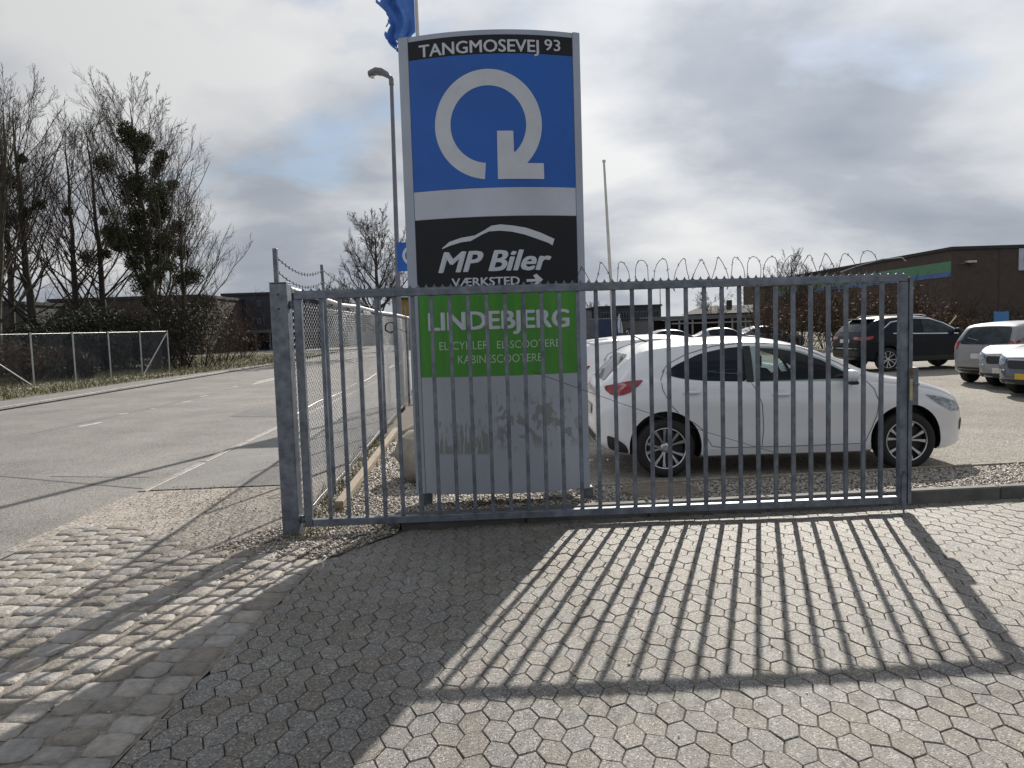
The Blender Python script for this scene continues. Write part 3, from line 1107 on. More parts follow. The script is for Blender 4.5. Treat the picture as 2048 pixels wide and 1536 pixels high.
# coil of barbed wire standing over the right half of the gate
peaks = [(1162, 532), (1206, 524), (1246, 522), (1283, 519), (1326, 516), (1371, 515), (1404, 516), (1446, 513), (1476, 512), (1515, 511), (1547, 511), (1589, 508), (1629, 507), (1660, 505), (1701, 504), (1753, 498)]
pts = []
wpk = [AY(px, py, 5.9) for px, py in peaks]
for i, (X, Z) in enumerate(wpk):
    zb = 1.86 - .02 * (i % 3)
    Xn = wpk[i + 1][0] if i + 1 < len(wpk) else X + .14
    Xp = wpk[i - 1][0] if i else X - .14
    for kk in range(14):
        ph = -math.pi / 2 + 2 * math.pi * kk / 14
        lo, hi = (Xp + X) / 2, (Xn + X) / 2
        x = lo + (hi - lo) * kk / 14 + .012 * math.sin(ph * 2 + i)
        zmid, amp = (Z + zb) / 2, (Z - zb) / 2
        pts.append((x, 5.80 + .034 * (x + 1.655) + .055 + .06 * math.cos(ph), zmid + amp * math.sin(ph)))
m = MB(); m.tube(pts, .0027, 5)
wc = thing('barbed_wire_coil', 'loose coil of barbed wire looping above the spiked gate rail', 'wire', (pts[0][0], pts[0][1], 0))
m.build('wire', wiremat, wc, True)
m = MB()
for i in range(3, len(pts) - 3, 3):
    p = Vector(pts[i])
    for s in (1, -1):
        q = Vector((random.uniform(-1, 1), random.uniform(-.4, .4), random.uniform(-1, 1))).normalized() * .014
        m.tube([p - q, p + q], .0016, 3)
m.build('barbs', wiremat, wc, True)['kind'] = 'stuff'
# bent wire end near the lock side
m = MB(); m.tube([gx_w(4.28, 1.93, .03), gx_w(4.4, 1.97, .02), gx_w(4.6, 2.02, .0), gx_w(4.76, 2.03, 0), gx_w(4.79, 2.0, 0)], .004, 5)
o = m.build('bent_rod', galv_light, smooth=True)
tag(o, 'thin bent pale rod lying along right end of the gate top', 'rod')

# loose wire running from the bars to the ground
A = Vector((*[AY(1062, 742, 5.93)[0]], 5.93, AY(1062, 742, 5.93)[1]))
Bx, By = G(1722, 952, .04)
pts = []
for i in range(22):
    t = i / 21
    p = A.lerp(Vector((Bx, By, .05)), t)
    p.z -= .10 * math.sin(math.pi * t) * .5
    pts.append(p)
m = MB(); m.tube(pts, .0022, 4)
o = m.build('loose_wire', wiremat)
tag(o, 'thin dark wire sloping from gate bars down to the gravel', 'wire')

# ================================================================== CHAIN LINK FENCES
def fence_pt(Y):
    return (-1.72 - .0505 * (Y - 5.9), Y)


def chain_link(p0, p1, z0, z1, cell=.05, r=.0016, bow=0.0):
    L = math.hypot(p1[0] - p0[0], p1[1] - p0[1])
    dx, dy = (p1[0] - p0[0]) / L, (p1[1] - p0[1]) / L
    n = int(L / (cell / 2) / 2)
    k = int((z1 - z0) / (cell / 2))
    i = np.arange(n)[:, None]
    kk = np.arange(k + 1)[None, :]
    s = (i + ((kk + i) % 2) * 1.0) * (cell / 1.0) * .5 * 1.0
    s = s * (L / (n * cell * .5))
    z = z0 + (z1 - z0) * kk / k + 0 * s
    off = np.where((kk + i) % 2 == 0, .002, -.002) + bow * np.sin(s * 1.9) * np.sin(np.pi * (z - z0) / (z1 - z0)) * .5
    P = np.stack([p0[0] + dx * s - dy * off, p0[1] + dy * s + dx * off, z], -1)
    return tubes_np(P, np.full(P.shape[:2], r), 3)


fr = thing('mesh_fence', 'tall galvanised chain-link fence running back along the footpath', 'fence', (*fence_pt(5.95), 0))
V, Fq = chain_link(fence_pt(5.95), fence_pt(17.0), .06, 1.84, .052, .0026, .06)
link_mesh('wire_mesh', np_mesh('wire_mesh', V, Fq), galv_light, fr, True)
m = MB()
rail = []
for Y, z in ((5.9, 1.925), (7.15, 1.90), (8.2, 1.87), (9.3, 1.885), (11.5, 1.86), (13.7, 1.87), (15.9, 1.86), (17.0, 1.85)):
    X, Yy = fence_pt(Y)
    rail.append((X + .01, Yy, z))
m.tube(rail, .022, 10); m.build('top_rail', galv_light, fr, True, True)
for Y in (7.15, 9.3, 11.5, 13.7, 15.9, 17.0):
    X, Yy = fence_pt(Y)
    m = MB(); m.tube([(X + .03, Yy, -.1), (X + .03, Yy, 1.86 if Y > 8 else 1.9)], .024, 10)
    if Y in (7.15, 11.5, 15.9):
        m.tube([(X + .03, Yy, 1.86), (X + .02, Yy, 2.22 if Y < 8 else 2.1)], .014, 8)
    m.build('post', galv, fr, True, True)
m = MB()
for z in (.1, .95):
    m.tube([(*fence_pt(Y), z + .01 * math.sin(Y * 3)) for Y in np.linspace(5.95, 17, 30)], .0022, 4)
m.build('line_wire', galv_light, fr, True)
for zz, z2, nm in ((2.185, 2.19, 'upper strand of barbed wire between gate post extension and mesh fence'), (2.075, 2.08, 'lower strand of barbed wire between gate post extension and mesh fence')):
    m = MB()
    p0, p1, p2 = Vector((-1.79, 5.82, zz)), Vector((fence_pt(7.15)[0] + .03, 7.15, z2 - .02)), Vector((fence_pt(11.5)[0] + .03, 11.5, z2 - .1))
    pts = []
    for a, b in ((p0, p1), (p1, p2)):
        for i in range(16):
            t = i / 16
            p = a.lerp(b, t)
            p.z -= .09 * 4 * t * (1 - t)
            pts.append(p)
    m.tube(pts, .0036, 5)
    for i in range(1, len(pts) - 1):
        for sgn in (-1, 1):
            q = Vector((random.uniform(-.3, .3), random.uniform(-1, 1), sgn)).normalized() * .016
            m.tube([pts[i] - q, pts[i] + q], .0026, 3)
    o = m.build('barbed_wire', wiremat)
    tag(o, nm, 'wire')
# tangled coil hanging on the fence
cx, cz = AY(781, 655, 9.6)
m = MB()
for k in range(5):
    a0 = random.uniform(0, 6)
    m.tube([(cx + .075 * math.cos(a0 + i * .45) * random.uniform(.8, 1.1), 9.6 + random.uniform(-.02, .02), cz + .065 * math.sin(a0 + i * .45) * random.uniform(.8, 1.1)) for i in range(15)], .005, 5)
m.tube([(cx + .06, 9.6, cz), (cx + .2, 9.4, cz - .05), (cx + .45, 9.1, cz - .12)], .003, 4)
o = m.build('wire_bundle', wiremat)
tag(o, 'small round tangle of dark wire hung on the mesh fence', 'wire')


def ffp(Y):
    return (-23.33 + .257 * Y, Y)


ff = thing('roadside_fence', 'chain-link fence with thin pale posts across the road', 'fence', (*ffp(21.0), 0))
V, Fq = chain_link(ffp(21.0), ffp(32.75), .05, 1.84, .06, .0036)
link_mesh('wire_mesh', np_mesh('wire_mesh', V, Fq), galv, ff, True)
for Y in (22.7, 24.4, 26.1, 27.84, 29.5, 31.15, 32.75):
    X, Yy = ffp(Y)
    m = MB(); m.tube([(X, Yy - .03, -.1), (X, Yy - .03, 1.9)], .028, 8); m.build('post', galv_light, ff, True, True)
m = MB(); m.tube([(*ffp(Y), 1.85) for Y in (21.0, 25, 29, 32.75)], .009, 6); m.build('top_wire', galv_light, ff, True)
for (Ya, za, Yb, zb) in ((26.0, .08, 24.2, 1.35), (31.25, .1, 32.7, 1.75)):
    m = MB(); m.tube([(ffp(Ya)[0], Ya - .05, za), (ffp(Yb)[0], Yb - .05, zb)], .025, 8); m.build('brace', galv_light, ff, True, True)

# ================================================================== PYLON SIGN
SY, SCX, SHW, BULGE = 6.45, -0.105, 0.757, 0.15
SZ0, SZ1 = 0.165, 3.995


def sface(x):
    u = (x - SCX) / SHW
    return SY - BULGE * (1 - u * u)


def SP(px, py):
    X, Z = AY(px, py, SY)
    for _ in range(5):
        X, Z = AY(px, py, sface(X))
    return X, Z


pyl = thing('pylon_sign', 'tall curved roadside pylon sign with blue arrow ring and green shop panel', 'sign', (SCX, SY, 0))


def strip(name, x0, x1, z0, z1, mat, proud, n=28, parent=pyl, ox=0, oz=0):
    m = MB()
    xs = np.linspace(x0, x1, n)
    vs_ = []
    for x in xs:
        y = sface(x)
        vs_ += [(x, y - proud, z0), (x, y - proud, z1), (x, y + .004, z0), (x, y + .004, z1)]
    fs_ = []
    for i in range(n - 1):
        a, b = i * 4, i * 4 + 4
        fs_ += [(a, b, b + 1, a + 1), (a + 1, b + 1, b + 3, a + 3), (a + 2, a, a + 1, a + 3) if i == 0 else (a + 2, b + 2, b, a)]
    fs_ += [(n * 4 - 4, n * 4 - 2, n * 4 - 1, n * 4 - 3)]
    m.add(vs_, fs_)
    return m.build(name, mat, parent, True, True, angle=30)


# core: lens-shaped box
m = MB()
xs = np.linspace(SCX - SHW, SCX + SHW, 33)
front = [(x, sface(x)) for x in xs]
back = [(x, SY + .12 + BULGE * (1 - ((x - SCX) / SHW) ** 2)) for x in xs[::-1]]
m.prism(front + back, SZ0, SZ1)
m.build('body', sg_frame, pyl, True, True, angle=30)
FR = 0.088
xl, xr = SCX - SHW + FR, SCX + SHW - FR * .75
zb = [AY(822, y, SY)[1] for y in (125.5, 387, 443, 583, 755)]
PANELS = [('address_panel', 3.955, zb[0], sg_black), ('logo_panel', zb[0], zb[1], sg_blue), ('blank_panel', zb[1], zb[2], sg_white), ('workshop_panel', zb[2], zb[3], sg_black),
          ('shop_panel', zb[3], zb[4], sg_green)]
PO = {}
for nm, za, zbb, mt in PANELS:
    PO[nm] = strip(nm, xl, xr, zbb + .0015, za - .0015, mt, .005)
PO['base'] = strip('base_panel', xl, xr, SZ0 + .004, zb[4] - .0015, sg_base, .005)
PO['base'].location = (0, 0, 0)
for x0, x1 in ((SCX - SHW + .001, xl - .004), (xr + .004, SCX + SHW - .001)):
    strip('side_profile', x0, x1, SZ0 - .004, SZ1 + .004, sg_frame, .009, 5)
for x0 in (-.83, .58):
    m = MB(); m.box(x0 + .02, x0 + .10, SY + .01, SY + .11, -.05, SZ0 - .001, .004); m.build('leg', galv, pyl, True)


def onto(me_name, V, F, parent, mat, proud):
    """lay a flat outline (x, z) on the curved front, cut fine enough to follow it"""
    bm_ = bmesh.new()
    vv = [bm_.verts.new((x, 0, z)) for x, z in V]
    for f in F:
        try:
            bm_.faces.new([vv[i] for i in f])
        except ValueError:
            pass
    x0, x1 = min(v[0] for v in V), max(v[0] for v in V)
    k = int((x1 - x0) / .035)
    for i in range(1, k + 1):
        bmesh.ops.bisect_plane(bm_, geom=list(bm_.verts) + list(bm_.edges) + list(bm_.faces), plane_co=(x0 + (x1 - x0) * i / (k + 1), 0, 0), plane_no=(1, 0, 0))
    bmesh.ops.triangulate(bm_, faces=list(bm_.faces))
    for v in bm_.verts:
        v.co.y = sface(v.co.x) - proud
    bm_.normal_update()
    me = bpy.data.meshes.new(me_name)
    bm_.to_mesh(me)
    bm_.free()
    if len(me.polygons) and sum(p.normal.y * p.area for p in me.polygons) > 0:
        me.flip_normals()
    return link_mesh(me_name, me, mat, parent, True)


def text_mesh(body, bold=0.0, shear=0.0, spacing=1.0):
    cu = bpy.data.curves.new('lettering', 'FONT')
    cu.body = body
    cu.size = 1.0
    cu.shear = shear
    cu.space_character = spacing
    cu.resolution_u = 3
    ob = bpy.data.objects.new('lettering', cu)
    COL.objects.link(ob)
    dg = bpy.context.evaluated_depsgraph_get()
    me = bpy.data.meshes.new_from_object(ob.evaluated_get(dg))
    bpy.data.objects.remove(ob)
    bpy.data.curves.remove(cu)
    V = [(v.co.x, v.co.y) for v in me.vertices]
    F = [tuple(p.vertices) for p in me.polygons]
    bpy.data.meshes.remove(me)
    return V, F


def sign_text(body, pxl, pxr, ytop, ybase, parent, mat, bold=0.0, shear=0.0, spacing=1.0, cap=0.727, proud=.0075):
    """ytop/ybase: pixel rows of cap height and baseline at the middle of the word"""
    V, F = text_mesh(body, bold, shear, spacing)
    cxm = (pxl + pxr) / 2
    _, zt_ = SP(cxm, ytop)
    _, zb_ = SP(cxm, ybase)
    X0 = SP(pxl, (ytop + ybase) / 2)[0]
    X1 = SP(pxr, (ytop + ybase) / 2)[0]
    minx, maxx = min(v[0] for v in V), max(v[0] for v in V)
    V2 = [(X0 + (v[0] - minx) / (maxx - minx) * (X1 - X0), zb_ + v[1] / cap * (zt_ - zb_)) for v in V]
    bw = bold * (zt_ - zb_) / cap
    ob = onto('lettering', V2, F, parent, mat, proud)
    if bold:                       # thicken the strokes: the same outline printed twice more, a hair apart
        base = ob.data
        bm_ = bmesh.new()
        for dx, dz, dy in ((0, 0, 0), (bw, bw * .3, -.0004), (-bw, -bw * .3, -.0008), (bw * .5, -bw * .5, -.0012), (-bw * .5, bw * .5, -.0016)):
            st = len(bm_.verts)
            bm_.from_mesh(base)
            bm_.verts.ensure_lookup_table()
            for v in bm_.verts[st:]:
                v.co.x += dx
                v.co.z += dz
                v.co.y += dy
        bm_.to_mesh(base)
        bm_.free()
    return ob


sign_text('TANGMOSEVEJ', 838, 1077, 79.5, 105, PO['address_panel'], sg_print, .022)
sign_text('93', 1089, 1120, 79, 102, PO['address_panel'], sg_print, .012)
# ring with arrow
cxl, czl = SP(976.5, 249)
ro = (SP(976.5, 139)[1] - SP(976.5, 359.5)[1]) / 2
ri = ro * .705
V, F = [], []
n = 96
a0, a1 = rad(-95.5), rad(-95.5 - 312)
for i in range(n + 1):
    a = a0 + (a1 - a0) * i / n
    V += [(cxl + ro * math.cos(a), czl + ro * math.sin(a)), (cxl + ri * math.cos(a), czl + ri * math.sin(a))]
    if i:
        F.append((2 * i - 2, 2 * i, 2 * i + 1, 2 * i - 1))
onto('logo_ring', V, F, PO['logo_panel'], sg_print, .0075)
ar = [(994, 262), (1026.5, 262), (1028, 303), (1040, 312), (1056, 326.5), (1087.5, 327), (1088.5, 358.5), (996, 358.5)]
V = [SP(*p) for p in ar]
onto('logo_arrow', V, [tuple(range(len(V)))], PO['logo_panel'], sg_print, .0095)
# workshop panel
sign_text('MP Biler', 878, 1101, 499, 541, PO['workshop_panel'], sg_print, .04, .28, .98)
sw_u = [(884, 497), (899, 484), (922, 476), (950, 471), (968, 461), (983, 451.5), (1001, 449), (1024, 451), (1052, 455.5), (1080, 465), (1100, 474), (1109, 478)]
sw_l = [(884.5, 498.5), (902, 491), (922, 485), (942, 482), (961, 471), (978, 463), (1001, 461.5), (1024, 463.5), (1049, 469), (1075, 478), (1097, 486), (1105, 491)]
U = [SP(*p) for p in sw_u]
Lw = [SP(*p) for p in sw_l]
V, F = [], []
for i, (a, b) in enumerate(zip(U, Lw)):
    V += [a, b]
    if i:
        F.append((2 * i - 2, 2 * i, 2 * i + 1, 2 * i - 1))
onto('car_outline', V, F, PO['workshop_panel'], sg_print, .0075)
sign_text('V\u00c6RKSTED', 904, 1039, 554, 571, PO['workshop_panel'], sg_print, .03)
ar = [(1053, 558.5), (1071, 558), (1066, 551), (1073, 547.5), (1086, 559), (1075, 571), (1068, 567.5), (1073, 563), (1053, 564)]
V = [SP(*p) for p in ar]
onto('arrow', V, [(0, 1, 7, 8), (1, 4, 7), (1, 2, 3, 4), (4, 5, 6, 7)], PO['workshop_panel'], sg_print, .0075)
# shop panel
sign_text('LINDEBJERG', 858, 1137, 620, 657, PO['shop_panel'], sg_print, .036, 0, 1.0)
sign_text('EL-CYKLER', 879, 977, 682, 699, PO['shop_panel'], sg_mint, .0)
sign_text('EL-SCOOTERE', 994, 1120, 679, 695, PO['shop_panel'], sg_mint, .0)
sign_text('KABINESCOOTERE', 916, 1084, 708, 725, PO['shop_panel'], sg_mint, .0)

# ================================================================== LAMP, FLAG, POLES
LY = 15.3
lxp, lzt = AY(783, 168, LY)
lxb = AY(800, 700, LY)[0]
lamp = thing('street_lamp', 'slim grey street lamp with flat head leaning left above the fence', 'street lamp', (lxb, LY, 0))
m = MB(); m.tube([(lxb, LY, -.1), (lxb, LY, 1.1), ((lxb + lxp) / 2, LY, 3.4), (lxp, LY, lzt)], [.062, .058, .046, .038], 12); m.build('pole', lampgrey, lamp, True, True)
hx0, hz0 = AY(737, 149, LY)
m = MB(); m.tube([(lxp, LY, lzt - .02), (lxp, LY, lzt + .10), (lxp - .01, LY, lzt + .14)], [.05, .05, .045], 10); m.build('bracket', lampgrey, lamp, True, True)
hd = MB()
secs = [(lxp + .01, lzt + .10, .05, .045), (lxp - .06, lzt + .17, .07, .06), (lxp - .17, lzt + .235, .10, .065), (lxp - .30, lzt + .255, .115, .06), (hx0 + .03, hz0 + .01, .11, .055), (hx0, hz0 + .005, .09, .045)]
vs_, fs_ = [], []
for (x, z, hw, hh) in secs:
    for k in range(12):
        a = 2 * math.pi * k / 12
        vs_.append((x, LY + hw * math.copysign(abs(math.cos(a)) ** .6, math.cos(a)), z + hh * math.copysign(abs(math.sin(a)) ** .6, math.sin(a))))
for i in range(len(secs) - 1):
    for k in range(12):
        a0_, a1_ = i * 12 + k, i * 12 + (k + 1) % 12
        fs_.append((a0_, a1_, a1_ + 12, a0_ + 12))
fs_ += [tuple(range(12)), tuple(range(5 * 12 + 11, 5 * 12 - 1, -1))]
hd.add(vs_, fs_)
head = hd.build('lamp_head', lampgrey, lamp, True, True, angle=50)
m = MB(); m.box(hx0 + .04, lxp - .34, LY - .075, LY + .075, hz0 - .058, hz0 - .048, .002); m.build('lens', polewhite, head, True)

x0, zt_ = AY(793, 485, LY - .09)
_, zb_ = AY(793, 543, LY - .09)
bs = thing('blue_pole_sign', 'small blue sign with white ring mounted on the lamp pole', 'sign', (x0 + .3, LY - .09, zb_))
m = MB(); m.box(x0, x0 + .62, LY - .11, LY - .09, zb_, zt_, .003); m.build('panel', sg_blue, bs, True)
V, F = [], []
rc, rz = x0 + .31, (zt_ + zb_) / 2 + .02
for i in range(41):
    a = rad(-95 - 312 * i / 40)
    V += [(rc + .2 * math.cos(a), LY - .113, rz + .2 * math.sin(a)), (rc + .145 * math.cos(a), LY - .113, rz + .145 * math.sin(a))]
    if i:
        F.append((2 * i - 2, 2 * i, 2 * i + 1, 2 * i - 1))
m = MB(); m.add(V, F); m.build('ring_mark', sg_print, bs, True)

FY = 16.7
fx = AY(834, 40, FY)[0]
fp = thing('flagpole', 'white flagpole behind the pylon carrying the torn blue flag', 'flagpole', (fx, FY, 0))
m = MB(); m.tube([(fx, FY, -.1), (fx, FY, 6), (fx, FY, 11.2)], [.055, .045, .032], 12); m.build('pole', polewhite, fp, True, True)
m = MB(); m.lathe([(0, .1), (.05, .08), (.06, .03), (.04, 0), (0, 0)], 12, mtx=Matrix.Translation((fx, FY, 11.2))); m.build('finial', polewhite, fp, True, True)
# flag: hanging folded cloth with a ragged fly end, outline in metres from photo rows
ztop = 10.9
rows = 46
cols = 20
bm = bmesh.new()
grid = []
lf = [(0, 757), (12, 752), (20, 764), (28, 772), (38, 776), (50, 778), (58, 771), (72, 768), (85, 774), (97, 790), (101, 796)]
zs_ = np.array([AY(800, p[0], FY)[1] for p in lf])
xsl = np.array([AY(p[1], p[0], FY)[0] for p in lf])
zlow = zs_.min()
for r_ in range(rows + 1):
    z = ztop + (zlow - ztop) * r_ / rows
    if z > zs_.max():
        left = xsl[0] - .25 * (z - zs_.max()) + .05 * math.sin(z * 9)
    else:
        left = float(np.interp(z, zs_[::-1], xsl[::-1]))
    left += random.uniform(-.04, .03)
    right = fx - .04
    if z < AY(834, 70, FY)[1]:
        right = fx - .1 - .5 * (AY(834, 70, FY)[1] - z)
    row = []
    for c in range(cols + 1):
        t = c / cols
        x = right + (left - right) * t
        y = FY + (.10 * math.sin(t * 11 + z * 1.6) + .05 * math.sin(t * 23 - z * 2.1)) * min(1, t * 4) - .05
        row.append(bm.verts.new((x, y, z + random.uniform(-.01, .01) + .05 * math.sin(t * 13))))
    grid.append(row)
for r_ in range(rows):
    for c in range(cols):
        if (c > cols - 3 and random.random() < .3) or (r_ > rows - 3 and random.random() < .25):
            continue
        bm.faces.new((grid[r_][c], grid[r_][c + 1], grid[r_ + 1][c + 1], grid[r_ + 1][c]))
me = bpy.data.meshes.new('flag')
bm.to_mesh(me)
bm.free()
me.polygons.foreach_set('use_smooth', [True] * len(me.polygons))
o = link_mesh('flag', me, flagblue)
md = o.modifiers.new('thick', 'SOLIDIFY')
md.thickness = .003
tag(o, 'torn blue flag hanging limp beside the top of the pylon', 'flag')

PYY = 24.0
ptx, ptz = AY(1208, 325, PYY)
pbx, pbz = AY(1228, 680, PYY)
slope = (pbx - ptx) / (ptz - pbz)
wp = thing('flagpole', 'bare white flagpole leaning slightly left behind the white cars', 'flagpole', (pbx + slope * pbz, PYY, -.05))
m = MB(); m.tube([(pbx + slope * (pbz + .1), PYY, -.1), ((pbx + ptx) / 2, PYY, (pbz + ptz) / 2), (ptx, PYY, ptz)], [.062, .05, .034], 12); m.build('pole', polewhite, wp, True, True)
m = MB(); m.lathe([(0, .1), (.05, .08), (.06, .03), (.04, 0), (0, 0)], 12, mtx=Matrix.Translation((ptx, PYY, ptz))); m.build('finial', polewhite, wp, True, True)

# ================================================================== CARS
def pchip(pts):
    x = np.array([p[0] for p in pts], float)
    y = np.array([p[1] for p in pts], float)
    h = np.diff(x)
    d = np.diff(y) / h
    mm = np.zeros(len(x))
    mm[0], mm[-1] = d[0], d[-1]
    for i in range(1, len(x) - 1):
        if d[i - 1] * d[i] > 0:
            w1, w2 = 2 * h[i] + h[i - 1], h[i] + 2 * h[i - 1]
            mm[i] = (w1 + w2) / (w1 / d[i - 1] + w2 / d[i])

    def f(t):
        t = min(max(t, x[0]), x[-1])
        i = min(max(int(np.searchsorted(x, t) - 1), 0), len(h) - 1)
        s = (t - x[i]) / h[i]
        return float((1 + 2 * s) * (1 - s) ** 2 * y[i] + s * (1 - s) ** 2 * h[i] * mm[i] + s * s * (3 - 2 * s) * y[i + 1] + s * s * (s - 1) * h[i] * mm[i + 1])
    return f


def round_poly(poly, r=.05, n=4):
    out = []
    N_ = len(poly)
    for i in range(N_):
        p0, p1, p2 = Vector(poly[i - 1]), Vector(poly[i]), Vector(poly[(i + 1) % N_])
        a = min(r, (p0 - p1).length * .45)
        b = min(r, (p2 - p1).length * .45)
        A, B = p1 + (p0 - p1).normalized() * a, p1 + (p2 - p1).normalized() * b
        for k in range(n + 1):
            t = k / n
            out.append(tuple((1 - t) ** 2 * A + 2 * t * (1 - t) * p1 + t * t * B))
    return out


def wheel_meshes(R, rr, width, spokes):
    m = MB()
    w = width / 2
    m.lathe([(rr - .01, -w * .8), (rr + .005, -w * .95), (R - .03, -w), (R - .008, -w * .8), (R, -w * .5), (R, w * .5), (R - .008, w * .8), (R - .03, w), (rr + .005, w * .95), (rr - .01, w * .8)], 40, 'Y')
    tyre = m.mesh('wheel', True, 50)
    tyre.materials.append(tyremat)
    m = MB()            # rim: outer side is -y
    m.lathe([(rr + .004, -w * .9), (rr - .004, -w * .93), (rr - .012, -w * .88)], 40, 'Y')
    for k in range(spokes):
        a = 2 * math.pi * k / spokes + .3
        for s in (-1, 1):
            a2 = a + s * .26
            p0 = Vector((math.cos(a + s * .1) * .045, -w * .62, math.sin(a + s * .1) * .045))
            pm = Vector((math.cos(a + s * .20) * rr * .55, -w * .72, math.sin(a + s * .20) * rr * .55))
            p1 = Vector((math.cos(a2) * (rr - .015), -w * .8, math.sin(a2) * (rr - .015)))
            rad_ = [.010, .0095, .016]
            pts = [p0, pm, p1]
            vs_ = []
            for i, p in enumerate(pts):
                t = Vector((p.x, 0, p.z)).normalized()
                q = Vector((-t.z, 0, t.x)) * rad_[i]
                vs_ += [p + q, p - q, p - q + Vector((0, .02, 0)), p + q + Vector((0, .02, 0))]
            fs_ = []
            for i in range(2):
                for j in range(4):
                    fs_.append((i * 4 + j, i * 4 + (j + 1) % 4, i * 4 + 4 + (j + 1) % 4, i * 4 + 4 + j))
            m.add(vs_, fs_)
    m.lathe([(0, -w * .74), (.028, -w * .74), (.032, -w * .66), (.055, -w * .58), (.055, -w * .3)], 20, 'Y')
    rim = m.mesh('rim', True, 40)
    rim.materials.append(alloy)
    m = MB()
    m.lathe([(0, -w * .3), (rr - .024, -w * .28)], 24, 'Y')
    m.lathe([(rr - .011, -w * .87), (rr - .02, -w * .2), (rr - .022, w * .85)], 32, 'Y')
    m.lathe([(0, w * .6), (rr - .024, w * .6)], 24, 'Y')
    disc = m.mesh('brake_cover')
    disc.materials.append(blackplastic)
    return tyre, rim, disc


WHEELS = {}


